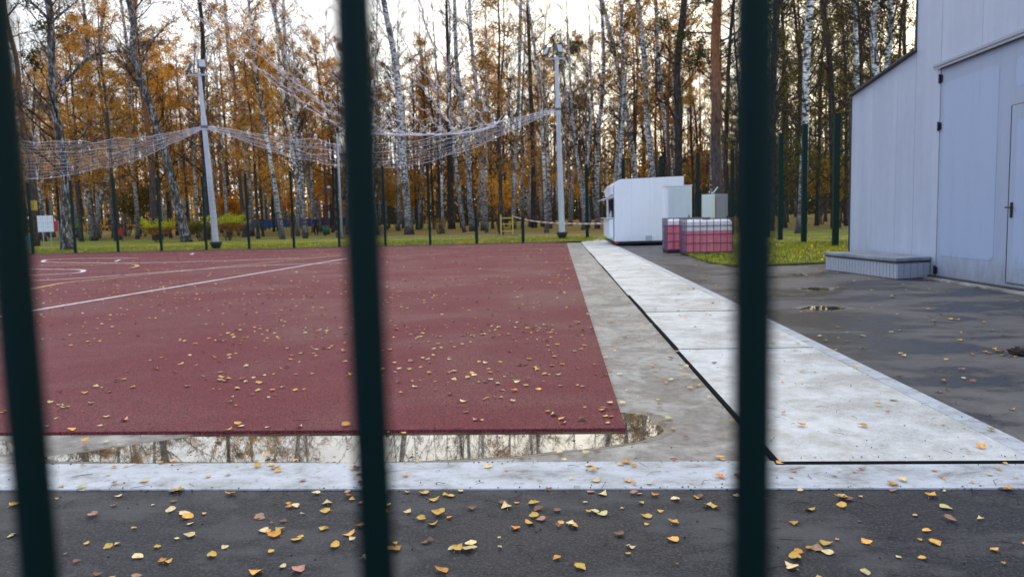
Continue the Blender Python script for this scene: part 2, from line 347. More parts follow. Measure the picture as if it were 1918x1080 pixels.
# asphalt in front and in the yard; the trench under the cover slabs stays open
sheet('front_pavement', rect(-45, 25, -9, K0), 0, 'asphalt')
sheet('yard_pavement', rect(GX1, 25, K2, 34), -.002, 'asphalt_yard')
sheet('court_surround', [(-45, K1), (SX0 - .016, K1), (SX0 - .016, YEND), (-45, YEND)], -.004, 'apron_concrete')
sheet('trench_floor', rect(SX0 - .1, GX1, K0 + .1, YEND), -.12, 'trench_soil')
mb = MB(); mb.prism([(-45, K0), (25, K0), (25, K2), (SX0 - .015, K2), (SX0 - .015, K1), (-45, K1)], -.094, .006); tag(mb.build('front_kerb', 'painted_kerb'), kind='structure')
mb = MB(); mb.box(((SX1 + GX1) / 2 + .006, (K2 + .004 + YEND) / 2, -.045), (GX1 - SX1 - .014, YEND - K2 - .01, .1)); tag(mb.build('side_kerb', 'painted_kerb'), kind='structure')
# cover slabs
rng = random.Random(5)
wk = bpy.data.objects.new('walkway', None); COL.objects.link(wk); wk['kind'] = 'structure'
ys = [K3, 6.0, 7.4, 8.4, 10.2, 13.1, 16.4, 19.6, 22.9, 26.2, 29.6, 33.0, YEND]
for i in range(len(ys) - 1):
    dx = rng.uniform(-.012, .012) if i else 0
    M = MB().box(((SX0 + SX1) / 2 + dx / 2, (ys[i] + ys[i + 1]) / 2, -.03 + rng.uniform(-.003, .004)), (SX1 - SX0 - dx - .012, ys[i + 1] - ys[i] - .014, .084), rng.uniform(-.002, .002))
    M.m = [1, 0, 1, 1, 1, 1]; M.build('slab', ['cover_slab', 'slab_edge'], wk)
# court
def court():
    z = .014
    x0 = -27.5
    M = MB().prism([(x0, CF), (CR, CF), (CR, CB), (x0, CB)], -.01, z)
    # uneven front edge is real relief: a thin worn lip
    c = M.build('sports_court', 'court_rubber', bevel=.004); tag(c, kind='structure')
    zl = z + .004
    def line(pts, wd, m, name='marking'):
        pts = [Vector((p[0], p[1], 0)) for p in pts]; vs = []; n = len(pts)
        for i, p in enumerate(pts):
            d = (pts[min(i + 1, n - 1)] - pts[max(i - 1, 0)]).normalized(); q = Vector((-d.y, d.x, 0)) * wd / 2
            vs += [(p + q)[:2] + (zl,), (p - q)[:2] + (zl,)]
        MB().add(vs, [(2 * i, 2 * i + 1, 2 * i + 3, 2 * i + 2) for i in range(n - 1)]).build(name, m, c)
    def P(*a): return [onz(x, y, z) for x, y in a]
    def arc(pts, n=40):
        out = []
        pts = [pts[0]] + pts + [pts[-1]]
        for i in range(1, len(pts) - 2):
            for k in range(n):
                t = k / n; a, b_, c_, d = pts[i - 1:i + 3]
                out.append(.5 * ((2 * b_) + (c_ - a) * t + (2 * a - 5 * b_ + 4 * c_ - d) * t * t + (3 * b_ - a - 3 * c_ + d) * t ** 3))
        return out + [pts[-2]]
    line(P((-60, 605), (60, 582), (650, 484)), .10, 'white_line')
    zl += .003; line(P((-200, 585), (60, 541), (120, 530), (290, 513), (420, 500), (640, 478)), .11, 'yellow_line')
    zl += .003; line(arc(P((-120, 527), (60, 526), (200, 518), (330, 508), (480, 498), (640, 493)), 10), .10, 'white_line')
    zl += .003; line(arc(P((-200, 500), (0, 504), (100, 505), (145, 505.5), (157, 508), (140, 512), (80, 515), (-50, 519), (-200, 524)), 10), .12, 'white_line')
    zl += .003; line(arc(P((260, 484), (140, 485), (90, 487), (82, 490), (95, 492), (250, 493), (420, 489), (560, 484)), 10), .13, 'white_line')
    zl += .003; line(arc(P((60, 499), (160, 497), (240, 496), (258, 499), (245, 503)), 10), .11, 'yellow_line')
    line(P((225, 487), (216, 490.5)), .10, 'white_line'); line(P((362, 475), (358, 477.5)), .12, 'white_line')
court()
# puddles
def _damp(t, b):
    v = coord(t); n = noise_(t, v, 7, 7, .7); col(t, b, ramp(t, n, [(.36, (.085, .066, .045)), (.5, (.17, .14, .105)), (.62, (.27, .235, .185))])); rgh(t, b, ramp(t, n, [(.4, g(.22)), (.6, g(.6))])); bump(t, b, n, .2, .005)
mat('damp_concrete', rough=.4, build=_damp)
def puddle(name, pts, z, seed, jag=.03, kind='structure'):
    r = random.Random(seed); out = []; n = len(pts)
    for i in range(n):
        a = Vector(pts[i]); b = Vector(pts[(i + 1) % n])
        for k in range(14):
            p = a.lerp(b, k / 14); q = (noise.noise(Vector((p.x * 6, p.y * 6, seed))) + .45 * noise.noise(Vector((p.x * 23, p.y * 23, seed)))) * jag; out.append((p.x + q, p.y + q * .6, z))
    cx = sum(p[0] for p in out) / len(out)
    cy = sum(p[1] for p in out) / len(out); m_ = []
    hw = max(abs(p[0] - cx) for p in out); hh = max(abs(p[1] - cy) for p in out)
    for p in out:
        e = 1 + .5 * noise.noise(Vector((p[0] * 9, p[1] * 9, seed + 5))); x_ = p[0] + (p[0] - cx) / hw * .10 * e; y_ = p[1] + (p[1] - cy) / hh * .05 * e
        if K1 < cy < CF + .3: y_ = max(y_, K1 + .004); x_ = x_
        m_.append((x_, y_, z - .0009))
    d_ = MB().add(m_, [tuple(range(len(m_)))]).build('damp_patch', 'damp_concrete'); d_['kind'] = 'structure'
    o = MB().add(out, [tuple(range(len(out)))]).build(name, 'puddle_water'); o['kind'] = kind; return o
pp = [onz(*p) for p in ((-250, 812), (-100, 850), (60, 862), (110, 862), (300, 864), (640, 863), (800, 862), (960, 852), (1060, 842), (1140, 834), (1200, 824), (1236, 812), (1240, 795), (1222, 782), (1190, 772), (1150, 770), (1100, 806), (700, 806), (300, 822), (140, 838), (60, 820), (-100, 812))]
puddle('puddle', [(p.x, p.y, 0) for p in pp[:16]] + [(CR - .02, CF + .02, 0), (-1.3, CF + .02, 0)] + [(onz(560, 814).x, onz(560, 814).y, 0), (onz(300, 826).x, onz(300, 826).y, 0), (onz(110, 846).x, onz(110, 846).y, 0), (onz(-200, 845).x, onz(-200, 845).y, 0)][:4] if False else
       [(p.x, p.y, 0) for p in [onz(*q) for q in ((110, 863), (300, 865), (500, 864), (640, 864), (800, 862), (960, 853), (1060, 843), (1140, 834), (1200, 824), (1234, 812), (1240, 796), (1222, 783), (1195, 774), (1160, 771), (1168, 803), (900, 805), (600, 808), (380, 813), (260, 830), (150, 846), (80, 855))]], -.0022, 3, .035)
puddle('puddle', [(p.x, p.y, 0) for p in [onz(*q) for q in ((-400, 850), (-200, 858), (-60, 855), (30, 848), (60, 838), (20, 826), (-100, 820), (-400, 820))]], -.0022, 7, .03)
for k, q in enumerate((((1495, 578), (1520, 581), (1560, 581), (1585, 578), (1565, 574), (1520, 573)), ((1500, 541), (1525, 544), (1555, 543), (1548, 539), (1515, 538)), ((1475, 514), (1510, 516), (1500, 512)))):
    puddle('yard_puddle', [(p.x, p.y, 0) for p in [onz(*a) for a in q]], .0005, 11 + k, .05)
# lawns
def wavy(pts, amp=.12, step=.5, seed=0):
    out = []
    for i in range(len(pts) - 1):
        a, b = Vector((*pts[i][:2], 0)), Vector((*pts[i + 1][:2], 0)); n = max(1, int((b - a).length / step))
        for k in range(n):
            p = a.lerp(b, k / n); q = noise.noise(Vector((p.x * 1.7, p.y * 1.7, seed))) * amp; out.append((p.x + q, p.y + q))
    out.append(tuple(pts[-1][:2])); return out
def pathY(x): return 44.5 - .62 * (x + 1) if x < -1 else 44.5
front = wavy([(-80, 33.2), (1.6, 33.2)], .1, .5)
lawn1 = front + [(1.6, 36.6), (30, 36.6), (30, 44), (-1, 44.2)] + [(x, pathY(x) - .5) for x in range(-5, -60, -5)] + [(-80, 70)]
M = MB().prism(lawn1, -.15, .022); tag(M.build('lawn', 'lawn_grass'), kind='structure')
gp = [onz(*q) for q in ((1286, 474), (1296, 480), (1316, 488), (1345, 495), (1385, 500), (1440, 498), (1545, 494))]
lawn2 = wavy([(4.3, 36.5), (gp[0].x, gp[0].y + 2)] + [(p.x, p.y) for p in gp] + [(BX + 3, gp[-1].y)], .06, .25, 3) + [(30, gp[-1].y), (30, 36.5)]
M = MB().prism(lawn2, -.15, .045); tag(M.build('side_lawn', 'lawn_grass'), kind='structure')
ea = wavy([(p.x - .02, p.y - .05) for p in gp] + [(BX + 2, gp[-1].y - .05)], .07, .2, 5)
eb = [(x + .02, y + .22) for x, y in reversed(ea)]
M = MB().prism(ea + eb, -.05, .030); tag(M.build('lawn_edge', 'edge_soil'), kind='structure')
fe = wavy([(-80, 32.72), (1.2, 32.72)], .10, .4, 9)
M = MB().prism(fe + [(1.2, 33.35), (-80, 33.35)], -.05, .026); tag(M.build('fence_edge_strip', 'edge_soil'), kind='structure')
pa = [(x, pathY(x), tz(x, pathY(x)) + .05) for x in [32, 20, 8, -1] + list(range(-5, -75, -5))]
M = MB(); vs = []
for p in pa: vs += [p, (p[0], p[1] + 1.6, p[2])]
M.add(vs, [(2 * i + 1, 2 * i + 3, 2 * i + 2, 2 * i) for i in range(len(pa) - 1)]); tag(M.build('path', 'gravel_path'), kind='structure')
# ------------------------------------------------------------------ the building
def building():
    base = Vector((BX, 11.5, 0))
    B = empty('service_building', (BX, 0, 0), 'pale blue-grey metal-clad building with a stepped roof beside the yard', 'building')
    Yf = atY(1592, 300, 15).y
    def yy(px, py=400): d = ray(px, py); return BX * d.y / d.x
    Yb = yy(1594, 320)         # far corner
    Ys = yy(1718, 60)         # roof step
    Yg = yy(1757, 330)         # gate edge
    def zat(px, py, Y): return atY(px, py, Y).z
    zl, zs = zat(1598, 181, Yb), zat(1718, 98, Ys)
    print('BUILD', Yb, Ys, Yg, zl, zs)
    H = 8.5; Y0 = 3.0; D = 8.0
    # low wing: wall panels, one by one
    edges = [Yb, Yb - .62, Yb - 1.35, Ys]
    edges = [Yb] + [e for e in (Yb - 1.0, Yb - 2.0) if e > Ys + .2] + [Ys]
    for a, b in zip(edges, edges[1:]):
        za = zl + (zs - zl) * (Yb - a) / (Yb - Ys); zb = zl + (zs - zl) * (Yb - b) / (Yb - Ys)
        a2, b2 = a - .003, b + .003
        M = MB().add([(0, a2, 0), (0, b2, 0), (0, b2, zb), (0, a2, za), (.1, a2, 0), (.1, b2, 0), (.1, b2, zb), (.1, a2, za)],
                     [(0, 3, 2, 1), (4, 5, 6, 7), (0, 1, 5, 4), (1, 2, 6, 5), (2, 3, 7, 6), (3, 0, 4, 7)])
        M.build('wall_panel', 'wall_panel', B)
    M = MB().box((.05, (Ys - .003 + Yg + .003) / 2, H / 2), (.1, Ys - Yg - .012, H)); M.build('wall_panel', 'wall_panel', B)
    # above the gate and on towards the camera
    zg = zat(1762, 128, Yg)
    y = Yg
    while y > Y0:
        y2 = max(Y0, y - 1.1); M = MB().box((.05, (y + y2) / 2, (zg + H) / 2), (.1, y - y2 - .006, H - zg)); M.build('wall_panel', 'wall_panel', B); y = y2
    Ge = Yg - 4.0
    MB().box((.05, (Ge + Y0) / 2, zg / 2 - .002), (.1, Ge - Y0, zg - .004)).build('wall_panel', 'wall_panel', B)
    # core behind the panels
    MB().add([(.104, Yb - .02, -.1), (.104, Ys, -.1), (.104, Ys, zs - .02), (.104, Yb - .02, zl - .02), (D, Yb - .02, -.1), (D, Ys, -.1), (D, Ys, zs - .02), (D, Yb - .02, zl - .02)],
             [(0, 3, 2, 1), (4, 5, 6, 7), (0, 1, 5, 4), (1, 2, 6, 5), (2, 3, 7, 6), (3, 0, 4, 7)]).build('low_wing', 'wall_panel', B)
    MB().box((D / 2 + .09, (Ys + Y0) / 2 - .002, H / 2 - .06), (D - .03, Ys - Y0 - .01, H - .02)).build('tall_wing', 'wall_panel', B)
    # dark edge trims
    M = MB(); q = Vector((0, Ys - Yb, zs - zl)); L_ = q.length; ang = math.atan2(q.z, -q.y)
    M.box((D / 2 - .03, (Yb + Ys) / 2, (zl + zs) / 2 + .02), (D + .12, L_ + .04, .026), M=Matrix.Rotation(-ang, 3, 'X')); M.build('roof', 'trim_dark', B)
    MB().box((.045, Yb + .014, zl / 2), (.13, .026, zl)).build('corner_trim', 'trim_dark', B)
    MB().box((.045, Ys + .014, (H + zs) / 2 + .03), (.13, .026, H - zs)).build('corner_trim', 'trim_dark', B)
    # gate
    G = MB().box((.035, (Yg + Ge) / 2, zg / 2 + .01), (.055, Yg - Ge - .02, zg - .04)).build('gate', 'gate_paint', B)
    def rr(y0, y1, z0, z1, r=.09, n=6):
        pts = []
        for cy, cz, a0 in ((y1 - r, z1 - r, 0), (y0 + r, z1 - r, 90), (y0 + r, z0 + r, 180), (y1 - r, z0 + r, 270)):
            for k in range(n + 1): a = R(a0 + 90 * k / n); pts.append((cy + r * math.cos(a), cz + r * math.sin(a)))
        return pts
    def plate(y0, y1, z0, z1, x, m, name, par, r=.09):
        p = rr(y0, y1, z0, z1, r); n = len(p)
        MB().add([(x, a, b) for a, b in p] + [(x + .012, a, b) for a, b in p], [tuple(range(n))] + [(i, n + i, n + (i + 1) % n, (i + 1) % n) for i in range(n)]).build(name, m, par)
    Yw = yy(1889)
    plate(yy(1862), Yg - .12, .36, zg - .24, .004, 'gate_paint_fresh', 'panel', G)
    plate(Ge + .2, yy(1893), 2.62, zg - .24, .004, 'gate_paint_fresh', 'panel', G)
    zw = zat(1896, 197, yy(1896))
    W = MB().box((.003, Yw - .48, (zw + .10) / 2), (.012, .96, zw - .10)).build('wicket_door', 'gate_paint', G)
    plate(Yw - .84, Yw - .13, .3, zw - .2, -.0065, 'gate_paint_fresh', 'panel', W)
    fr = MB(); e = .007
    fr.box((.001, Yw + e, (zw + .1) / 2), (.014, .012, zw - .09)); fr.box((.001, Yw - .96 - e, (zw + .1) / 2), (.014, .012, zw - .09)); fr.build('door_gap', 'iron_black', G)
    MB().box((.004, Yw - .48, zw + .008), (.016, .97, .012)).build('door_top_strip', 'rust_yellow', G)
    MB().box((.0045, Yw - .48, .09), (.014, .97, .008)).build('door_bottom_gap', 'trim_dark', G)
    hy = Yw - .075; hz = zat(1897, 388, yy(1897))
    hp = MB(); hp.box((-.012, hy, hz - .035), (.012, .045, .20)); hp.build('handle_plate', 'iron_black', W, bevel=.004)
    hp = MB(); hp.tube([(-.01, hy, hz), (-.06, hy, hz)], .010, 8); hp.tube([(-.06, hy + .05, hz), (-.06, hy - .09, hz - .003)], .011, 8); hp.build('handle', 'iron_black', W)
    for py in (148, 237, 505):
        zz = zat(1758, py, Yg); hb = MB().tube([(-.02, Yg, zz - .07), (-.02, Yg, zz + .07)], .016, 8).box((-.006, Yg - .03, zz), (.012, .05, .10)); hb.build('hinge', 'iron_black', G)
    MB().box((-.035, (Yg + Ge) / 2 + .03, zg + .045), (.09, Yg - Ge + .12, .05)).box((-.06, (Yg + Ge) / 2 + .03, zg + .005), (.012, Yg - Ge + .12, .05)).build('lintel_rail', 'trim_grey', B, bevel=.006)
    MB().box((.03, (Ys + Y0) / 2 + .5, .012), (.16, Ys - Y0, .07)).build('threshold', 'trim_dark', B)
    MB().box((-.10, (Yg + Ge) / 2, .006), (.16, Yg - Ge, .03)).build('sill', 'apron_concrete', B)
    # raised step
    zt = .33
    a, b, c = onz(1547, 505), onz(1680, 523), onz(1750, 519)
    S = empty('loading_step', (BX, (b.y + a.y) / 2, 0), 'low ribbed metal platform with a flat dark top against the building wall', 'platform')
    S.location = (0, 0, 0)
    w_ = BX - .006
    poly = [(a.x, a.y), (b.x, b.y), (w_, c.y), (w_, a.y + .05)]
    def off(P, d):
        cx = sum(p[0] for p in P) / 4; cy = sum(p[1] for p in P) / 4; return [(p[0] + d * (1 if p[0] > cx else -1) * (p[0] < w_ - .001), p[1] + d * (1 if p[1] > cy else -1)) for p in P]
    MB().prism(off(poly, -.03), 0, zt - .052).build('base', 'trim_grey', S)
    MB().prism(off(poly, .035), zt - .05, zt).build('top_board', 'step_top', S, bevel=.006)
    MB().prism(off(poly, .012), zt - .075, zt - .052).build('edge_rail', 'trim_dark', S)
    rm = None
    def ribs(p, q, n, wd):
        nonlocal rm
        p = Vector((*p, 0)); q = Vector((*q, 0)); d = (q - p); L_ = d.length; an = math.atan2(d.y, d.x); st = L_ / n
        me = MB().box((0, 0, (zt - .09) / 2 + .004), (st * wd, .022, zt - .10)).mesh('slat', ['step_side'])
        for k in range(n):
            c_ = p + d * ((k + .5) / n); nrm = Vector((d.y, -d.x, 0)).normalized()
            inst('slat', me, S, c_ - nrm * 0.004, (0, 0, an))
    ribs(poly[0], poly[1], 24, .84); ribs(poly[1], poly[2], 5, .92)
building()
# ------------------------------------------------------------------ trees
def spline(pts, n):
    P = [Vector(p) for p in pts]; P = [2 * P[0] - P[1]] + P + [2 * P[-1] - P[-2]]; m = len(P) - 3; out = []
    for i in range(n):
        s = i / (n - 1) * m; k = min(int(s), m - 1); t = s - k; a, b, c, d = P[k:k + 4]
        out.append(.5 * ((2 * b) + (c - a) * t + (2 * a - 5 * b + 4 * c - d) * t * t + (3 * b - a - 3 * c + d) * t ** 3))
    return out
SPEC = {  # bark, twig, leaf material, n branches, first branch t, branch length, rise, subs, twigs per sub, leaves, leaf size, clump
 'birch':       ('birch_bark', 'twig', None, 44, .26, 2.7, .95, 7, 8, 0, 0),
 'birch_rust':  ('birch_bark', 'twig_warm', 'leaf_rust', 42, .26, 2.7, .95, 7, 6, 2600, .10),
 'birch_gold':  ('birch_bark', 'twig_warm', 'leaf_orange', 36, .20, 2.8, .9, 6, 4, 5200, .13),
 'dark':        ('dark_bark', 'twig', None, 36, .20, 3.2, .8, 7, 8, 0, 0),
 'old':         ('old_birch_bark', 'twig', 'leaf_rust', 40, .20, 3.2, .8, 7, 8, 900, .09),
 'dark_olive':  ('dark_bark', 'twig', 'leaf_olive', 46, .06, 3.2, .5, 7, 5, 8000, .13),
 'larch':       ('dark_bark', 'twig_warm', 'leaf_orange', 52, .24, 2.6, .15, 6, 3, 8500, .15),
 'larch_rust':  ('dark_bark', 'twig_warm', 'leaf_rust', 46, .24, 2.6, .2, 6, 3, 6500, .15),
 'pine':        ('pine_bark', 'twig', 'needle_green', 26, .48, 3.1, .35, 7, 3, 9000, .19),
 'pine_rust':   ('pine_bark', 'twig', 'leaf_rust', 26, .48, 3.1, .35, 7, 3, 8000, .18),
}
def gen_tree(rng, kind, path, radii, H, trunk_sides=9, dens=1.0, flare=1.3, nb=None, lean_br=None, leaf_top=1.0):
    bark, twig, leafm, n, t0, bl, rise, subs, tw, nl, ls = SPEC[kind]
    if nb: n = nb
    K = 26; P = spline(path, K); rr = np.interp(np.linspace(0, 1, K), np.linspace(0, 1, len(radii)), radii)
    zs = [p.z for p in P]
    rr = [float(r) for r in rr]; rr[0] *= flare
    T = MB().tube(P, rr, trunk_sides)
    C = MB(); ends = []
    for b in range(n):
        f = t0 + (1 - t0) * (b + rng.random()) / n; k = f * (K - 1); i = min(int(k), K - 2); p = P[i].lerp(P[i + 1], k - i); r0 = rr[i]
        az = rng.uniform(0, 6.283); up_ = rise * rng.uniform(.5, 1.4)
        tap = 1.0 if kind.startswith('pine') else (1.15 - .75 * ((f - t0) / (1 - t0)))
        if kind.startswith('pine'): tap = .55 + 1.2 * math.sin(math.pi * min(1, max(0, (f - t0) / (1 - t0)) * .85 + .12))
        Lb = bl * tap * rng.uniform(.55, 1.25)
        d = Vector((math.cos(az), math.sin(az), up_)).normalized(); q = p.copy(); pts = [q.copy()]; sg = 5
        for s in range(sg):
            d = (d + Vector((rng.uniform(-.22, .22), rng.uniform(-.22, .22), rng.uniform(-.1, .28)))).normalized(); q = q + d * Lb / sg; pts.append(q.copy())
        rb = min(r0 * .5, .012 + .014 * Lb)
        C.tube(pts, [rb * (1 - .85 * s / sg) for s in range(sg + 1)], 3, 0, cap=False)
        for s_ in range(subs):
            u = rng.uniform(.2, 1) * sg; i2 = min(int(u), sg - 1); a = pts[i2].lerp(pts[i2 + 1], u - i2)
            dd = ((pts[i2 + 1] - pts[i2]).normalized() + Vector((rng.gauss(0, .6), rng.gauss(0, .6), rng.gauss(.1, .4)))).normalized()
            Ls = Lb * rng.uniform(.25, .5); m1 = a + dd * Ls * .5; m2 = m1 + (dd + Vector((rng.gauss(0, .25), rng.gauss(0, .25), rng.gauss(.05, .25)))) * Ls * .5
            C.tube([a, m1, m2], [rb * .42, rb * .28, .004], 3, 0, cap=False)
            ends.append((m1, m2, Ls))
            for k2 in range(tw):
                e = m1.lerp(m2, rng.random()) if k2 % 2 else a.lerp(m1, rng.random())
                dt = (dd + Vector((rng.gauss(0, .8), rng.gauss(0, .8), rng.gauss(-.1, .6)))).normalized(); Lt = rng.uniform(.25, .8)
                e2 = e + dt * Lt * .55; e3 = e2 + (dt + Vector((rng.gauss(0, .3), rng.gauss(0, .3), -.25))) * Lt * .5
                wv = Vector((rng.gauss(0, 1), rng.gauss(0, 1), rng.gauss(0, .4))).normalized() * .0075
                C.add([e - wv, e + wv, e2 + wv * .7, e2 - wv * .7, e3], [(0, 1, 2, 3), (3, 2, 4)], 0)
    if nl:
        nl = int(nl * dens)
        for k in range(nl):
            a, b_, Ls = ends[rng.randrange(len(ends))]
            s = .22 if not kind.startswith('pine') else .17
            c = a.lerp(b_, rng.random() * 1.2) + Vector((rng.gauss(0, s), rng.gauss(0, s), rng.gauss(-.05, s * .8)))
            u = Vector((rng.gauss(0, 1), rng.gauss(0, 1), rng.gauss(0, 1))).normalized(); v_ = u.orthogonal().normalized(); z_ = ls * rng.uniform(.5, 1.15)
            C.add([c - u * z_ * .5, c + v_ * z_ * .32, c + u * z_ * .5, c - v_ * z_ * .3], [(0, 1, 2, 3)], 1)
    tm = T.mesh('trunk', [bark], True)
    cm = C.mesh('crown', [twig] + ([leafm] if leafm else []))
    return tm, cm
NAMES = {'birch': 'birch_tree', 'birch_rust': 'birch_tree', 'birch_gold': 'birch_tree', 'dark': 'bare_tree', 'old': 'birch_tree', 'dark_olive': 'linden_tree', 'larch': 'larch_tree', 'larch_rust': 'larch_tree', 'pine': 'pine_tree', 'pine_rust': 'pine_tree'}
CATS = {'birch_tree': 'birch', 'bare_tree': 'tree', 'linden_tree': 'tree', 'larch_tree': 'larch', 'pine_tree': 'pine'}
def hero(kind, pxs, ws, Y, label, H=21, seed=0, limbs=(), **kw):
    rng = random.Random(seed + 100)
    pts = [atY(x, y, Y) for x, y in pxs]; base = pts[0].copy(); base.z = tz(0, Y) - .05
    pts[0].z = base.z
    rad = [max(.04, (w_ - 1.5) / 2 * Y / F) for w_ in ws]
    d = (pts[-1] - pts[-2]).normalized(); top = H
    if pts[-1].z < top:
        ex = pts[-1] + d * (top - pts[-1].z) * .5; ex2 = ex + (d + Vector((rng.uniform(-.1, .1), rng.uniform(-.1, .1), .4))).normalized() * (top - pts[-1].z) * .5
        pts += [ex, ex2]; rad += [rad[-1] * .6, .02]
    loc = [p - base for p in pts]
    for i in range(1, len(loc)): loc[i].y += rng.uniform(-.15, .15) * i
    kw.setdefault('flare', 1.08); tm, cm = gen_tree(rng, kind, loc, rad, H, **kw)
    nm = NAMES[kind]; E = empty(nm, base, label, CATS[nm])
    inst('trunk', tm, E); inst('crown', cm, E)
    for k, (lp, lw) in enumerate(limbs):
        lpts = [atY(x, y, Y) - base for x, y in lp]
        for i in range(1, len(lpts)): lpts[i].y += (-1) ** k * .35 * i
        S_ = spline(lpts, 14); M = MB().tube(S_, [max(.015, lw / 2 * Y / F * (1 - .8 * i / 13)) for i in range(14)], 6)
        r2 = random.Random(seed + k)
        for i in range(3, 14):
            for s in range(4):
                dd = Vector((r2.gauss(0, .5), r2.gauss(0, .4), abs(r2.gauss(.5, .4)))).normalized(); Lq = r2.uniform(.5, 1.8); a = S_[i]; m = a + dd * Lq * .5; e = m + (dd + Vector((r2.gauss(0, .4), 0, r2.gauss(0, .3)))) * Lq * .5
                M.tube([a, m, e], [.018, .010, .004], 3, 0, cap=False)
                for t_ in range(4):
                    e1 = m.lerp(e, r2.random()); e2 = e1 + Vector((r2.gauss(0, .3), r2.gauss(0, .3), r2.gauss(.1, .3))); M.tube([e1, e2], [.007, .003], 3, 0, cap=False)
        M.build('limb', SPEC[kind][0], E, smooth=True)
    return E
H_ = hero
H_('pine', [(66, 452), (60, 380), (50, 290), (40, 220), (28, 120), (18, 30), (12, -50)], [17, 14, 12, 11, 10, 9, 9], 50, 'leaning orange-barked pine at the far left with a yellow box on its trunk', 24, 1)
H_('old', [(128, 472), (126, 430), (122, 340), (113, 270), (105, 200), (92, 100), (88, 0), (86, -80)], [30, 21, 18, 18, 17, 15, 14, 11], 38, 'thick rough-barked tree with a flared foot right behind the left of the court fence', 20, 2,
   limbs=[([(112, 160), (125, 140), (145, 108), (170, 92), (200, 86), (240, 100)], 7), ([(90, 35), (75, 15), (50, -10), (30, -40)], 7), ([(92, 45), (110, 20), (135, -10)], 6), ([(108, 225), (85, 205), (55, 195), (40, 190)], 3), ([(98, 130), (75, 90), (40, 45)], 3)])
H_('birch', [(174, 445), (166, 390), (157, 300), (158, 200), (160, 80), (158, -20)], [13, 10, 9, 9, 8, 7], 66, 'left stem of the twin birch beside the thick rough tree', 20, 3)
H_('birch', [(178, 445), (184, 390), (203, 300), (203, 220), (193, 110), (198, -20)], [12, 10, 10, 9, 8, 6], 66.3, 'right stem of the twin birch, bulging out before it rises', 20, 4)
H_('birch_rust', [(257, 438), (254, 380), (246, 280), (240, 200), (232, 90), (225, -30)], [10, 9, 9, 8, 7, 6], 70, 'slim birch left of the brown pine trunk, white low down', 21, 5)
H_('pine_rust', [(292, 440), (288, 380), (280, 300), (268, 200), (258, 80), (250, -30)], [15, 13, 12, 11, 10, 9], 62, 'brown pine trunk left of the dark leaning tree', 24, 6)
H_('old', [(350, 456), (338, 410), (322, 340), (305, 270), (282, 190), (258, 110), (236, 30), (222, -30)], [24, 18, 17, 16, 15, 14, 13, 11], 51, 'dark rough birch leaning to the left, left of the light mast', 21, 7,
   limbs=[([(262, 130), (275, 85), (295, 50), (330, 20)], 5), ([(285, 195), (240, 130), (205, 95)], 3)])
H_('birch', [(600, 424), (582, 360), (565, 290), (550, 220), (538, 130), (522, 50), (508, -20)], [13, 12, 11, 10, 11, 9, 8], 84, 'birch leaning left with a bright white middle, above the walking person', 21, 8)
H_('birch', [(572, 440), (568, 380), (561, 290), (550, 210), (540, 120), (530, -20)], [14, 11, 9, 9, 8, 7], 64, 'grey birch crossing close beside the leaning white birch', 21, 9)
H_('birch_rust', [(470, 436), (466, 360), (460, 290), (450, 210), (432, 110), (420, -20)], [16, 12, 10, 10, 8, 7], 72, 'grey birch just right of the left light mast', 21, 10)
H_('dark', [(388, 450), (386, 380), (382, 280), (380, 180), (378, 60), (376, -20)], [15, 13, 12, 11, 9, 8], 58, 'dark brown trunk close behind the left light mast', 23, 11)
H_('birch', [(767, 439), (762, 380), (755, 300), (748, 200), (738, 110), (726, 30), (716, -30)], [20, 15, 14, 13, 13, 12, 10], 61, 'stout dark-footed birch right of the middle fence bar', 21, 12)
H_('birch', [(885, 432), (880, 370), (876, 290), (866, 210), (856, 110), (851, -20)], [14, 12, 11, 11, 9, 8], 70, 'tall birch with the whitest trunk in the middle of the wood', 21, 13)
H_('birch', [(906, 432), (903, 350), (900, 260), (892, 170), (884, 80), (878, -20)], [13, 10, 9, 9, 8, 7], 71, 'thinner patchy birch just right of the whitest trunk', 21, 14)
H_('dark', [(846, 420), (843, 340), (842, 260), (842, 150), (838, 40), (836, -20)], [16, 13, 11, 9, 7, 6], 80, 'dark straight trunk left of the whitest birch', 22, 15)
H_('birch', [(962, 428), (962, 350), (968, 250), (972, 150), (975, 40), (976, -20)], [12, 10, 8, 8, 8, 6], 74, 'straight birch above the yellow barrier frame', 21, 16)
H_('dark', [(1000, 425), (999, 330), (996, 220), (992, 110), (988, -20)], [14, 10, 9, 8, 7], 76, 'dark upright trunk left of the right light mast', 21, 17)
H_('birch', [(1102, 420), (1092, 350), (1078, 280), (1064, 205), (1055, 130), (1050, 60)], [9, 8, 7, 6, 5, 4], 72, 'thin white birch leaning left behind the right light mast', 15, 18)
H_('birch', [(1119, 430), (1118, 340), (1120, 250), (1129, 170), (1130, 80), (1126, -20)], [12, 10, 9, 9, 8, 7], 68, 'birch with white lower trunk just left of the white kiosk', 21, 19)
H_('birch', [(1194, 415), (1190, 330), (1178, 240), (1163, 150), (1145, 70), (1128, 0), (1118, -40)], [12, 11, 10, 9, 9, 8, 7], 66, 'white birch leaning left, rising from the left end of the kiosk roof', 21, 20)
H_('birch', [(1226, 415), (1222, 330), (1213, 230), (1210, 150), (1204, 80), (1197, 0), (1192, -40)], [14, 13, 12, 12, 11, 10, 9], 60, 'brightest white birch rising above the middle of the kiosk', 21, 21)
H_('birch', [(1265, 415), (1256, 330), (1248, 240), (1238, 170), (1232, 90), (1228, 0), (1226, -40)], [12, 11, 10, 10, 9, 8, 8], 64, 'white birch bending left above the right half of the kiosk', 21, 22)
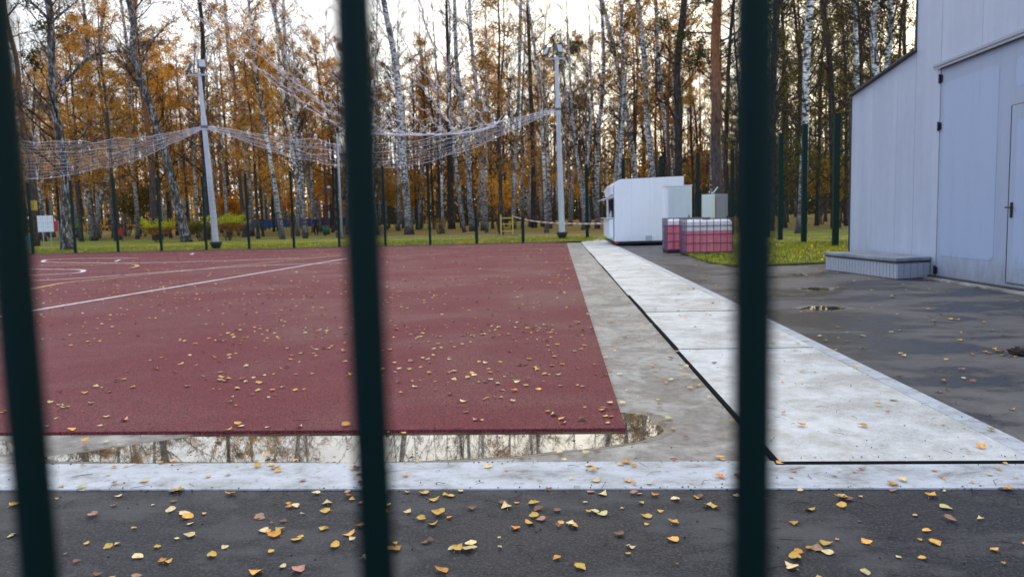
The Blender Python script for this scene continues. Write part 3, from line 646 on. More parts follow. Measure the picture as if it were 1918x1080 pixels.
H_('dark', [(1272, 420), (1271, 330), (1270, 220), (1270, 120), (1278, 20), (1282, -40)], [19, 16, 15, 14, 13, 11], 56, 'thick grey trunk right of the bending kiosk birch', 22, 23)
H_('pine', [(1347, 436), (1345, 380), (1343, 280), (1342, 180), (1342, 80), (1342, -60)], [27, 22, 20, 19, 18, 16], 42, 'straight reddish pine behind the grey cabinet', 25, 24)
H_('dark', [(1366, 430), (1360, 300), (1362, 200), (1368, 90), (1376, -20)], [13, 10, 9, 8, 7], 50, 'thin dark trunk hugging the right side of the reddish pine', 21, 25)
H_('birch', [(1500, 440), (1503, 390), (1507, 300), (1509, 200), (1511, 100), (1512, -20)], [24, 18, 16, 14, 14, 14], 36.5, 'large white birch between the side fence posts', 21, 26)
H_('dark_olive', [(1566, 425), (1562, 330), (1556, 220), (1548, 100), (1545, -20)], [20, 15, 13, 12, 10], 46, 'dark yellow-leaved tree left of the building corner', 20, 27)
H_('dark_olive', [(1440, 425), (1442, 300), (1446, 150), (1450, -20)], [20, 15, 13, 10], 44, 'dark olive-leaved tree just right of the right fence bar', 20, 28)
H_('birch', [(1612, 420), (1611, 300), (1608, 170), (1607, 60), (1608, -20)], [13, 12, 11, 10, 10], 45, 'birch rising from behind the low roof corner of the building', 21, 29)
H_('birch', [(1642, 420), (1644, 250), (1642, 120), (1638, 40), (1634, -20)], [16, 15, 14, 14, 13], 40, 'left stem of the white birch pair above the sloping roof', 21, 30)
H_('birch', [(1655, 420), (1655, 250), (1660, 120), (1668, 40), (1676, -20)], [14, 13, 12, 11, 10], 40.4, 'right stem of the white birch pair, leaning to the tall wall', 21, 31)
# shared variants for the rest of the wood
VAR = {}
rng = random.Random(77)
for kind, cnt in (('birch', 4), ('birch_rust', 3), ('birch_gold', 2), ('dark', 3), ('dark_olive', 2), ('larch', 3), ('larch_rust', 2), ('pine', 3), ('pine_rust', 2)):
    VAR[kind] = []
    for i in range(cnt):
        H = rng.uniform(19, 24); ln = rng.uniform(-1.6, 1.6); cv = rng.uniform(-.8, .8)
        if kind.startswith('larch'): H = rng.uniform(16, 21); ln *= .2; cv *= .2
        pth = [(0, 0, -.1), (ln * .2 + cv * .5, cv * .2, H * .22), (ln * .5 + cv, .3 * cv, H * .48), (ln * .8 + cv * .4, .2, H * .75), (ln, ln * .3, H)]
        r0 = rng.uniform(.15, .21); VAR[kind].append(gen_tree(rng, kind, pth, [r0, r0 * .8, r0 * .65, r0 * .42, .02], H, 7))
LBL = {'birch': 'slender bare birch',
       'birch_rust': 'rusty-leaved birch',
       'birch_gold': 'golden-leaved birch',
       'dark': 'dark leafless tree',
       'dark_olive': 'dark olive-leaved tree',
       'larch': 'bright orange larch',
       'larch_rust': 'rusty brown larch',
       'pine': 'green-topped pine',
       'pine_rust': 'brown-topped pine'}
def where_px(x, Y):
    v = Rwc.transposed() @ Vector((x, Y, -CAMZ)); px = CX + v.x / -v.z * F
    if px < 180: return 'left of the thick rough tree'
    if px < 385: return 'left of the left light mast'
    if px < 690: return 'between left mast and middle bar'
    if px < 870: return 'just right of the middle bar'
    if px < 1050: return 'left of the right light mast'
    if px < 1250: return 'above the kiosk'
    if px < 1400: return 'above the pink tanks'
    return 'between right bar and building'
def deep(Y): return 'at the front of the wood' if Y < 64 else ('in the middle of the wood' if Y < 85 else 'deep in the wood')
taken = [(o.location.x, o.location.y) for o in COL.objects if o.type == 'EMPTY' and o.get('category') in CATS.values()]
rng = random.Random(4242)
def pick(px):
    r = rng.random()
    if px < 640: tbl = (('larch', .10), ('birch_gold', .18), ('birch_rust', .20), ('birch', .26), ('pine', .08), ('pine_rust', .08), ('dark', .10))
    elif px < 1080: tbl = (('larch', .08), ('larch_rust', .05), ('birch_rust', .17), ('birch', .38), ('pine', .05), ('pine_rust', .05), ('dark', .22))
    elif px < 1420: tbl = (('larch_rust', .07), ('birch_gold', .05), ('birch_rust', .12), ('birch', .32), ('pine', .10), ('pine_rust', .10), ('dark', .24))
    else: tbl = (('dark_olive', .42), ('larch_rust', .10), ('birch', .16), ('pine', .10), ('dark', .22))
    for k, p in tbl:
        if r < p: return k
        r -= p
    return tbl[0][0]
def plant(px, Y, kind=None, s=None):
    for _ in range(12):
        x = XP(px, Y)
        if all((x - a) ** 2 + (Y - b) ** 2 > 1.4 for a, b in taken): break
        px += rng.uniform(-25, 25); Y += rng.uniform(-1, 2)
    taken.append((x, Y)); kind = kind or pick(px); tm, cm = rng.choice(VAR[kind]); nm = NAMES[kind]
    E = empty(nm, (x, Y, tz(x, Y) - .05), '%s %s, %s' % (LBL[kind], deep(Y), where_px(x, Y)), CATS[nm], 'trees of the wood behind the court'); E.rotation_euler = (0, 0, rng.uniform(0, 6.28))
    s = s or rng.uniform(.85, 1.15); E.scale = (s, s, s); inst('trunk', tm, E); inst('crown', cm, E)
for n, y0, y1, a, b in ((16, 52, 64, 420, 1560), (66, 64, 82, -120, 1750), (104, 82, 108, -120, 1750), (70, 108, 140, -60, 1700)):
    for i in range(n): plant(a + (b - a) * (i + rng.random()) / n, rng.uniform(y0, y1))
for px in (1405, 1430, 1470, 1530, 1585, 1625, 1680, 1720): plant(px, rng.uniform(48, 60), 'dark_olive')
for px, Y in ((812, 82), (700, 88), (20, 62), (150, 64), (300, 66), (110, 74), (350, 72), (470, 84), (640, 84), (585, 86), (215, 62), (370, 100), (150, 100), (880, 95), (1000, 96), (950, 92), (1240, 92), (1310, 96), (850, 92), (790, 95), (180, 78), (260, 84), (330, 82), (430, 80), (520, 90), (230, 92), (90, 85), (620, 95)): plant(px, Y, 'larch', rng.uniform(.9, 1.1))
# far-off wood read as one mass
def far_wood():
    r = random.Random(9); M = MB()
    for k in range(1300):
        Y = r.uniform(120, 210); px = r.uniform(-250, 1900); x = XP(px, Y); z0 = tz(x, Y); h = r.uniform(12, 20)
        rr = r.uniform(.10, .22); dx = r.uniform(-1, 1); mi = 0 if r.random() < .6 else 1
        M.tube([(x, Y, z0 - .3), (x + dx * .4, Y, z0 + h * .5), (x + dx, Y, z0 + h)], [rr, rr * .75, .04], 4, mi, cap=False)
    for k in range(120000):
        Y = r.uniform(118, 205); px = r.uniform(-250, 1900); x = XP(px, Y)
        u = r.random(); z = tz(x, Y) + (r.random() ** 1.6) * 15 * (.75 + .5 * noise.noise(Vector((x * .06, Y * .06, 3))))
        s = r.uniform(.3, .75); q = noise.noise(Vector((x * .09, Y * .05, z * .12))); mi = 2 if q > .12 else (3 if q > -.12 else 4)
        if px > 640 and z - tz(x, Y) < 5.5 and r.random() < .8: mi = 4
        if px < 640 and r.random() < .45: continue
        if px < 640 and mi < 4 and r.random() < .4: mi = 5  # pale yellow light at the left put into the leaf colour
        if px > 1050 and mi == 2: mi = 3
        a = Vector((r.gauss(0, 1), r.gauss(0, .4), r.gauss(0, 1))).normalized() * s * .5; b_ = Vector((-a.z, r.gauss(0, .1), a.x)) * .7; c = Vector((x, Y, z))
        M.add([c - a, c + b_, c + a, c - b_], [(0, 1, 2, 3)], mi)
    tag(M.build('far_wood', ['dark_bark', 'birch_bark', 'leaf_orange', 'leaf_rust', 'needle_green', 'leaf_yellow']), 'far edge of the autumn wood, orange and dark, behind all the single trees', 'woodland', kind='stuff')
far_wood()
# saplings and shrubs
def shrub(name, px, py, h, wd, m, label, cat, seed, nl=900, ls=.07, bare=.3, group=None, Y=None, top=None):
    r = random.Random(seed)
    if Y is None: Y = min(onz(px, py).y, 60)
    x = XP(px, Y); E = empty(name, (x, Y, tz(x, Y)), label, cat, group); S = MB(); tips = []
    for k in range(14):
        a = r.uniform(0, 6.28); o = r.uniform(.2, 1) * wd / 2; e = Vector((math.cos(a) * o, math.sin(a) * o, h * r.uniform(.6, 1))); s0 = Vector((math.cos(a) * .1, math.sin(a) * .1, -.05)); mdl = s0.lerp(e, .5) + Vector((0, 0, h * .08))
        S.tube([s0, mdl, e], [.02, .013, .004], 4, 0, cap=False)
        for j in range(8):
            b = mdl.lerp(e, r.random()); b2 = b + Vector((r.gauss(0, wd * .16), r.gauss(0, wd * .16), r.uniform(0, h * .22))); S.tube([b, b2], [.006, .002], 3, 0, cap=False); tips.append((b, b2))
    S.build('stems', 'twig_warm', E)
    Lm = MB()
    for k in range(nl):
        a, b = r.choice(tips); c = a.lerp(b, r.random() * 1.1) + Vector((r.gauss(0, .1), r.gauss(0, .1), r.gauss(0, .1)))
        mi = 0
        if top and c.z > h * .68: mi = 1
        u = Vector((r.gauss(0, 1), r.gauss(0, 1), r.gauss(0, 1))).normalized(); v_ = u.orthogonal(); z_ = ls * r.uniform(.6, 1.2)
        Lm.add([c - u * z_ * .5, c + v_ * z_ * .35, c + u * z_ * .5, c - v_ * z_ * .35], [(0, 1, 2, 3)], mi)
    Lm.build('foliage', [m] + ([top] if top else []), E)
shrub('bush', 292, 442, 1.65, 2.6, 'leaf_rust', 'brown bush with a yellow-green top behind the left fence', 'bush', 1, 2200, .11, Y=52, top='leaf_lime')
shrub('bush', 425, 443, 1.9, 2.6, 'leaf_rust', 'bush with a lime-yellow top right of the left light mast', 'bush', 2, 2600, .11, Y=52, top='leaf_lime')
shrub('bush', 375, 440, 1.6, 2.6, 'leaf_olive', 'dark olive bush between the leaning tree and the left light mast', 'bush', 3, 1800, .10, Y=54)
shrub('bush', 545, 446, 1.5, 1.8, 'leaf_rust', 'nearly bare small bush on the lawn left of the walking person', 'bush', 4, 120, .07)
shrub('bush', 822, 438, 1.2, 2.0, 'leaf_rust', 'low thin brown bush right of the stout birch foot', 'bush', 5, 260, .08)
shrub('sapling', 935, 428, 4.2, 2.6, 'leaf_orange', 'orange-leaved young tree above the yellow barrier frame', 'young tree', 6, 1100, .15, Y=60)
for k, (px, h, m, Y) in enumerate(((722, 7, 'leaf_yellow', 84), (742, 6, 'leaf_yellow', 86), (768, 6, 'leaf_yellow', 92), (950, 6, 'leaf_yellow', 100), (1005, 7, 'leaf_orange', 96), (1020, 9, 'leaf_yellow', 92), (1088, 7, 'leaf_orange', 98), (430, 5, 'leaf_orange', 74), (445, 4, 'leaf_yellow', 76), (545, 6, 'leaf_orange', 95), (605, 8, 'leaf_orange', 98), (1300, 8, 'leaf_orange', 90), (1325, 9, 'leaf_rust', 84), (1280, 6, 'leaf_yellow', 88), (1540, 6, 'leaf_yellow', 62), (1580, 5, 'leaf_yellow', 64), (240, 5, 'leaf_olive', 85), (270, 6, 'leaf_olive', 82), (690, 6, 'leaf_yellow', 96), (130, 7, 'leaf_yellow', 95))):
    nm = {'leaf_yellow': 'bright yellow', 'leaf_orange': 'orange', 'leaf_rust': 'rusty brown', 'leaf_olive': 'dull green'}[m]
    shrub('sapling', px, 0, h, 3.0, m, nm + ' leaved young tree %s, %s' % ({722: 'nearest', 742: 'second beside'}.get(px, 'between trunks') + (' the middle bar' if px in (722, 742) else ''), where_px(XP(px, Y), Y) if px not in (722, 742) else deep(Y)), 'young tree', 30 + k, 1500, .20, Y=Y, group='young trees between the trunks')
# grass tufts: lawn blades
def blades():
    r = random.Random(3); M = MB()
    def tuft(x, y, z, h):
        for k in range(4):
            a = r.uniform(0, 6.28); dx, dy = math.cos(a), math.sin(a); w_ = .006; b = r.uniform(.2, .9) * h
            M.add([(x - dy * w_, y + dx * w_, z), (x + dy * w_, y - dx * w_, z), (x + dx * b, y + dy * b, z + h * r.uniform(.6, 1))], [(0, 1, 2)], 0 if r.random() < .75 else 1)
    for k in range(9000):
        x = r.uniform(3.6, 11); y = r.uniform(15.5, 26) ; yl = None
        p = min(gp, key=lambda q: abs(q.x - x)); 
        if y < p.y + .1 or x < gp[0].x + .1: continue
        tuft(x, y, .044, r.uniform(.05, .11))
    for k in range(700):
        i = r.randrange(len(ea) - 1); x, y = ea[i]; tuft(x + r.uniform(-.1, .3), y + r.uniform(.05, .3), .03, r.uniform(.05, .12))
    for k in range(16000):
        x = r.uniform(-34, 2); y = r.uniform(33.15, 40); tuft(x, y, .02, r.uniform(.05, .12))
    tag(M.build('grass', ['lawn_grass', 'leaf_lime']), 'short green grass growing on the lawns beyond the paved yard and the court', 'grass', kind='stuff')
blades()
# ------------------------------------------------------------------ fences
def far_fence():
    posts = [(-190, 484, 350), (-106, 481, 348), (-22, 479, 345), (62, 477, 342), (142, 475, 338), (222, 473, 334), (303, 470, 333), (387, 468, 330), (467, 465, 325), (551, 463, 320), (636, 461, 315), (722, 459, 312), (806, 457, 308)]
    Fz = empty('court_fence', (-10, 33, 0), 'dark green welded mesh fence on slim posts along the far side of the court', 'fence'); Fz.location = (0, 0, 0)
    P = []
    for x, yb, yt in posts:
        b = atY(x, yb, 33.0); t = atY(x, yt, 33.0); P.append((b.x, 33.0, t.z))
    pm = MB().box((0, 0, .5), (.10, .07, 1)).mesh('post', ['fence_green'])
    for x, y, z in P: o = inst('post', pm, Fz, (x, y, 0)); o.scale = (1, 1, z)
    def mesh(P, z1s, nm, F_):
        M = MB()
        for (xa, ya, za), (xb, yb, zb) in zip(P, P[1:]):
            a = Vector((xa, ya, 0)); b = Vector((xb, yb, 0)); d = b - a; L_ = d.length; n = int(L_ / .10); h = min(za, zb) - .06; an = math.atan2(d.y, d.x)
            for i in range(1, n):
                c = a.lerp(b, i / n); M.box((c.x, c.y, .05 + h / 2), (.004, .004, h), an)
            for j in range(int(h / .2) + 1):
                c = a.lerp(b, .5); M.box((c.x, c.y - .006, .06 + j * .2), (L_, .004, .005), an)
        o = M.build('wire_mesh', 'fence_green', F_); o['kind'] = 'stuff'
    mesh(P, None, 'wire', Fz)
    F2 = empty('low_fence', (0, 0, 0), 'low green mesh fence panel between the court fence and the right light mast', 'fence')
    Q = [(atY(806, 457, 33.02).x + .1, 33.02, 1.12), (atY(893, 455, 33.02).x, 33.02, 1.14), (atY(980, 453, 33.02).x, 33.02, 1.14)]
    for x, y, z in Q[1:]: o = inst('post', pm, F2, (x, y, 0)); o.scale = (1.3, 1.3, z)
    mesh(Q, None, 'wire', F2)
    F3 = empty('rear_fence', (0, 0, 0), 'tall green mesh fence running behind the white kiosk', 'fence')
    Q = []
    for px, yt, Y in ((1098, 308, 37.6), (1167, 298, 37.6), (1237, 293, 37.4), (1307, 287, 37.2), (1372, 280, 37.0), (1420, 275, 36.8)):
        t = atY(px, yt, Y); Q.append((t.x, Y, t.z))
    for x, y, z in Q: o = inst('post', pm, F3, (x, y, 0)); o.scale = (1.6, 1.6, z)
    mesh(Q, None, 'wire', F3)
    F4 = empty('side_fence', (0, 0, 0), 'tall green mesh fence on the grass between the right bar and the building', 'fence')
    Q = []
    for px, yt, Y in ((1420, 275, 36.75), (1438, 265, 32), (1463, 250, 28.6), (1508, 232, 25.2), (1568, 212, 22.2), (1660, 170, 18.9)):
        t = atY(px, yt, Y); Q.append((t.x, Y, t.z))
    for x, y, z in Q[1:]: o = inst('post', pm, F4, (x, y, 0)); o.scale = (1.6, 1.8, z)
    mesh(Q[1:], None, 'wire', F4)
far_fence()
def near_fence():
    Fz = empty('railing', (0, 0, 0), 'dark green upright bars right in front of the viewer, out of focus', 'railing')
    D = .232; m_ = -.1; s = .517 * D; tops = []
    for k in range(-3, 7):
        xc = -.202 * D + s * (k - 1); yc = D + m_ * xc
        # ray in camera horizontal frame -> world
        pxk = CX + F * xc / yc; d = ray(pxk, 540 + 0); f = Rwc @ Vector((0, 0, -1)); t = yc / d.dot(f); p = Vector((0, 0, CAMZ)) + d * t
        tops.append(p)
        MB().tube([(p.x, p.y, .02), (p.x, p.y, 2.05)], .0061, 12).build('bar', 'bar_green', Fz, smooth=True)
    a, b = tops[0], tops[-1]; d = (b - a).normalized() * .05; a -= d; b += d; an = math.atan2(b.y - a.y, b.x - a.x)
    for z in (.12, 1.95): MB().box(((a.x + b.x) / 2, (a.y + b.y) / 2, z), ((b - a).length, .03, .035), an).build('rail', 'bar_green', Fz)
near_fence()
# ------------------------------------------------------------------ light masts and nets
def mast(base_px, Y, top_px, net_px, label, wpx, lamps):
    b = atY(base_px[0], base_px[1], Y); t = atY(top_px[0], top_px[1], Y); b.z = 0
    E = empty('light_mast', b, label, 'light mast'); loc = t - b; k = Y / F
    n = atY(net_px[0], net_px[1], Y) - b; cl = b.lerp(t, .72) - b
    MB().tube([(0, 0, .25), loc * .7, loc], [wpx / 2 * k, wpx * .36 * k, wpx * .26 * k], 8).build('pole', 'galvanised', E, smooth=False)
    MB().tube([loc * .68, loc * .76], [wpx * .46 * k, wpx * .42 * k], 8).build('collar', 'galvanised', E)
    MB().tube([(0, 0, 0), (0, 0, .12), (0, 0, .32), (0, 0, .36)], [.17, .20, .30, .24], 10).build('base_cap', 'rubber_black', E, smooth=True)
    MB().tube([n * 1.0 + Vector((0, 0, -.06)), n + Vector((0, 0, .06))], wpx * .5 * k, 8).build('bracket', 'lamp_grey', E)
    MB().box(loc + Vector((-.05, -.05, -.12)), (1.0, .07, .07)).build('crossarm', 'galvanised', E)
    for (lx, ly, rx, rz, s) in lamps:
        p = atY(lx, ly, Y - .15) - b; Q = Matrix.Rotation(R(rz), 3, 'Z') @ Matrix.Rotation(R(rx), 3, 'X')
        h = MB().box(p, (.34 * s, .14, .44 * s), M=Q).build('floodlight', 'lamp_grey', E, bevel=.02)
        MB().box(p + Q @ Vector((0, -.075, 0)), (.28 * s, .01, .36 * s), M=Q).build('glass', 'lamp_glass', h)
        MB().tube([p + Vector((0, .02, -.1)), (p.x, loc.y - .03, loc.z - .1)], .025, 6).build('lamp_bracket', 'lamp_grey', E)
    return b, n + b
b1, n1 = mast((405, 462), 34.3, (373, 136), (383, 238), 'pale grey light mast with two floodlights behind the left half of the court', 13, ((354, 127, -25, -50, 1), (378, 120, -20, 35, 1)))
b2, n2 = mast((1053, 446), 37.8, (1042, 106), (1045, 205), 'pale grey light mast with two floodlights at the far right corner of the court', 11.5, ((1025, 97, -25, -55, 1), (1047, 92, -20, 40, 1.05)))
def net(name, A, B, tops, bots, label, nv, nh, Yf, r=.007):
    """tops / bots: picture points along the two edges, turned into places between the masts"""
    def curve(pp): return spline([atY(x, y, Yf(x)) for x, y in pp], nh)
    T, Bm = curve(tops), curve(bots); M = MB(); rg = random.Random(len(tops)); rows = []
    for j in range(nv):
        v = j / (nv - 1); row = []
        for i in range(nh):
            p = T[i].lerp(Bm[i], v); e = math.sin(math.pi * i / (nh - 1)); q = noise.noise(Vector((i * .12, j * .9, 1))) * .22 * e
            row.append(p + Vector((0, q * 2, q)))
        rows.append(row); M.tube(row, r * (2.0 if j in (0, nv - 1) else 1.15), 3, 0, cap=False)
    for i in range(1, nh - 1):
        for s_ in (0,):
            M.tube([rows[j][i].lerp(rows[j][min(i + 1, nh - 1)], s_) for j in range(nv)], r * .38, 3, 0, cap=False)
    return tag(M.build(name, 'net_rope'), label, 'net')
YA = 34.3; YB = 37.8
Yf = lambda x: YA + (YB - YA) * (x - 383) / (1045 - 383)
net('ball_net', n1, n2, [(383, 236), (430, 241), (500, 254), (570, 262), (650, 268), (740, 268), (830, 252), (920, 232), (1000, 212), (1045, 204)],
    [(383, 240), (430, 254), (500, 280), (570, 300), (650, 312), (740, 312), (830, 296), (920, 262), (1000, 225), (1045, 208)],
    'long pale ball net sagging between the two light masts', 11, 130, Yf, .0052)
net('ball_net', n1, None, [(383, 236), (330, 246), (260, 258), (180, 264), (100, 266), (0, 260), (-120, 240)], [(383, 240), (330, 266), (260, 296), (180, 318), (100, 332), (0, 330), (-120, 250)],
    'pale ball net sagging leftwards from the left light mast', 13, 110, lambda x: YA, .0046)
def ceiling_net():
    M = MB(); r = random.Random(6); Yb = 30.0
    bund = spline([atY(x, y, Yb) for x, y in ((672, 262), (690, 254), (705, 251), (760, 253), (820, 252), (880, 248), (920, 238), (936, 226))], 60)
    for k in range(3): M.tube([p + Vector((0, r.gauss(0, .02), noise.noise(Vector((i * .4, k, 0))) * .07)) for i, p in enumerate(bund)], .034, 4, 0, cap=False)
    S = []
    for k in range(15):
        i = 3 + int(k * 55 / 15); a = bund[i]; far = a + Vector((0, 1.3, .55 + .1 * r.random()))
        near = Vector((a.x - .2 + r.uniform(-.5, .5), 13.0, 6.6 + r.uniform(-.3, .3))); pts = []
        for j in range(40):
            t = j / 39; p = a.lerp(near, t); p.z = a.z + (near.z - a.z) * t - .55 * math.sin(math.pi * t) * (1 - .4 * t) + .04 * math.sin(j * 1.7 + k)
            p.x += .06 * math.sin(j * .9 + k * 2); pts.append(p)
        S.append(pts); M.tube([a + Vector((.45, .5, .5)), a + Vector((.25, .2, .18)), a] + pts, .010, 3, 0, cap=False)
        for j in range(0, 40, 1):
            p = pts[j]; 
            for _ in range(2): q = Vector((r.gauss(0, 1), r.gauss(0, 1), r.gauss(0, 1))).normalized() * r.uniform(.04, .11); M.tube([p - q, p + q], .008, 3, 0, cap=False)
    for j in (9, 19):
        row = [s[j] for s in S]; M.tube([row[0]] + [(row[i].lerp(row[i + 1], .5) - Vector((0, 0, .12))) if h else row[i] for i in range(len(row) - 1) for h in (0, 1)] + [row[-1]], .006, 3, 0, cap=False)
    tag(M.build('overhead_net', 'net_rope'), 'knotted pale net strands drooping overhead from a gathered rope above the court', 'net')
ceiling_net()
# ------------------------------------------------------------------ kiosk trailer
def kiosk():
    y0, y1, z0 = 27.3, 32.0, .17; x0, x1 = XP(1152, y0), XP(1281, y0)
    zt = atY(1152, 336, y0).z
    E = empty('kiosk_trailer', (x0, y0, 0), 'white trailer kiosk with an open serving hatch at the end of the slab path', 'trailer')
    w, d = x1 - x0, y1 - y0; r = .22; zh0, zh1, ya, yb = 1.0, 1.74, .55, 3.9
    prof = [(0, z0), (w, z0), (w, zt + .05)] + [(r * (1 - math.sin(R(a))), zt - r * (1 - math.cos(R(a)))) for a in (0, 22, 45, 67, 90)]
    n = len(prof); 
    M = MB()
    # ends
    M.add([(a, 0, b) for a, b in prof] + [(a, .06, b) for a, b in prof], [tuple(range(n)), tuple(reversed(range(n, 2 * n)))] + [(i, n + i, n + (i + 1) % n, (i + 1) % n) for i in range(n)])
    M.build('front_wall', 'white_body', E)
    M = MB().add([(a, d - .06, b) for a, b in prof] + [(a, d, b) for a, b in prof], [tuple(range(n)), tuple(reversed(range(n, 2 * n)))] + [(i, n + i, n + (i + 1) % n, (i + 1) % n) for i in range(n)])
    M.build('back_wall', 'white_body', E)
    # roof curve + right wall + floor
    M = MB(); rp_ = prof[2:]; k = len(rp_)
    M.add([(a, .062, b - .004) for a, b in rp_] + [(a, d - .062, b - .004) for a, b in rp_], [(i, i + 1, k + i + 1, k + i) for i in range(k - 1)]); M.build('roof', 'white_body', E)
    MB().box((w - .03, d / 2, (z0 + zt) / 2), (.05, d - .13, zt - z0 - .02)).build('right_wall', 'white_body', E)
    MB().box((w / 2, d / 2, z0 + .03), (w - .08, d - .13, .05)).build('floor_deck', 'dark_inside', E)
    zc = zt - r
    MB().box((.03, d / 2, (z0 + zh0) / 2), (.05, d - .13, zh0 - z0)).build('side_wall', 'white_body', E)
    MB().box((.03, (.062 + ya) / 2, (zh0 + zc) / 2), (.05, ya - .065, zc - zh0 - .004)).box((.03, (yb + d - .062) / 2, (zh0 + zc) / 2), (.05, d - .065 - yb, zc - zh0 - .004)).box((.03, (ya + yb) / 2, (zh1 + zc) / 2), (.05, yb - ya - .004, zc - zh1)).build('side_wall', 'white_body', E)
    MB().box((.9, (ya + yb) / 2, (zh0 + zh1) / 2), (.02, yb - ya + .4, 1.2)).build('inner_wall', 'dark_inside', E)
    MB().box((-.14, (ya + yb) / 2, zh0 + .02), (.32, yb - ya, .035)).build('counter', 'white_plain', E)
    MB().box((-.10, (ya + yb) / 2, (z0 + zh0) / 2 + .05), (.16, yb - ya, zh0 - z0 - .15)).build('counter_front', 'white_body', E)
    MB().box((-.20, (ya + yb) / 2, zh1 + .03), (.46, yb - ya + .1, .03), M=Matrix.Rotation(R(-14), 3, 'Y') if False else Matrix.Rotation(R(12), 3, 'Y').inverted()).build('hatch_flap', 'white_plain', E)
    MB().box((-.06, (ya + yb) / 2, zh1 + .32), (.12, yb - ya, .34)).build('sign_box', 'white_plain', E, bevel=.03)
    for yv in (.7, 1.6, 2.5): MB().box((-.02, yv, (zh0 + zh1) / 2), (.04, .05, zh1 - zh0)).build('window_post', 'dark_inside', E)
    for i, xv in enumerate((.9, .55)): pass
    for i in (.42, .92, 1.42): MB().box((i * w / 1.9 + .05, -.004, (z0 + zt) / 2), (.007, .003, zt - z0 - .1)).build('seam', 'cab_white', E)
    v = atY(1215, 446, y0) - Vector((x0, y0, 0)); vf = MB().box((v.x, -.012, v.z), (.22, .02, .20)).build('vent', 'trim_grey', E)
    for k_ in range(5): MB().box((v.x, -.026, v.z - .075 + k_ * .037), (.19, .008, .012)).build('vent_slat', 'white_plain', vf)
    MB().box((w / 2, .04, z0 - .05), (w - .02, .08, .09)).box((.05, d / 2, z0 - .05), (.07, d - .1, .09)).build('chassis', 'rubber_black', E)
    MB().box((.05, -.02, z0 - .03), (.14, .04, .07)).build('tail_light', 'red_paint', E)
    for yv in (1.9, 2.75):
        for xv in (.22, w - .22):
            wh = MB().tube([(xv - .09, yv, .13), (xv + .09, yv, .13)], .16, 14).build('wheel', 'tyre_rubber', E); MB().tube([(xv - .10, yv, .13), (xv + .10, yv, .13)], .08, 10).build('rim', 'galvanised', wh)
    for xv in (.15, w - .15): MB().tube([(xv, .25, 0), (xv, .25, z0)], .035, 8).build('prop_leg', 'rubber_black', E)
    return x0, y0
kiosk()
for k, (yy_, h, m, l) in enumerate(((28.2, .26, 'bottle_white', 'white bottle standing on the kiosk counter'), (28.5, .2, 'bottle_white', 'shorter white bottle behind the first on the kiosk counter'))):
    tag(MB().tube([(1.98, yy_, 1.038), (1.98, yy_, 1.04 + h * .65), (1.98, yy_, 1.04 + h * .8), (1.98, yy_, 1.04 + h)], [.045, .045, .018, .018], 10).build('bottle', m, smooth=True), l, 'bottle')
def locker():
    y = 23.9; x0 = XP(1246, y); x1 = XP(1296, y); zt = atY(1270, 348, y).z
    E = empty('metal_locker', (x0, y, 0), 'tall pale greenish metal locker beside the kiosk, behind the tanks', 'locker'); w = x1 - x0
    MB().box((w / 2, .32, zt / 2 + .02), (w, .6, zt - .04)).build('body', 'white_body', E, bevel=.01)
    MB().box((w / 2 + .04, -.002, zt / 2 + .02), (w - .14, .03, zt - .16)).build('door', 'green_white', E, bevel=.006)
    MB().box((w - .10, -.03, zt * .5), (.02, .03, .16)).build('handle', 'iron_black', E)
    MB().box((w / 2, .3, zt + .005), (w + .03, .64, .03)).build('top', 'white_plain', E)
locker()
def cabinet():
    y = 24.6; x = XP(1337, y); zt = atY(1337, 363, y).z
    E = empty('electric_cabinet', (x, y, 0), 'white and grey upright cabinet behind the pink tanks with a stick on top', 'cabinet', rz=R(38))
    MB().box((.36, .24, zt / 2), (.70, .46, zt)).build('body', 'cab_grey', E, bevel=.01)
    MB().box((-.004, .24, zt / 2), (.03, .50, zt - .02)).build('side_panel', 'cab_white', E, bevel=.004)
    MB().box((.0, -.005, zt / 2), (.05, .045, zt - .01)).build('corner_strip', 'cab_cream', E)
    MB().box((.37, -.002, zt / 2), (.56, .03, zt - .15)).build('door', 'cab_grey', E, bevel=.006)
    MB().box((.62, -.03, zt * .55), (.03, .03, .12)).build('handle', 'iron_black', E)
    MB().tube([(0, .1, zt + .01), (.05, .05, zt + .05), (.17, -.02, zt + .22)], .018, 6).build('stick', 'cab_white', E)
cabinet()
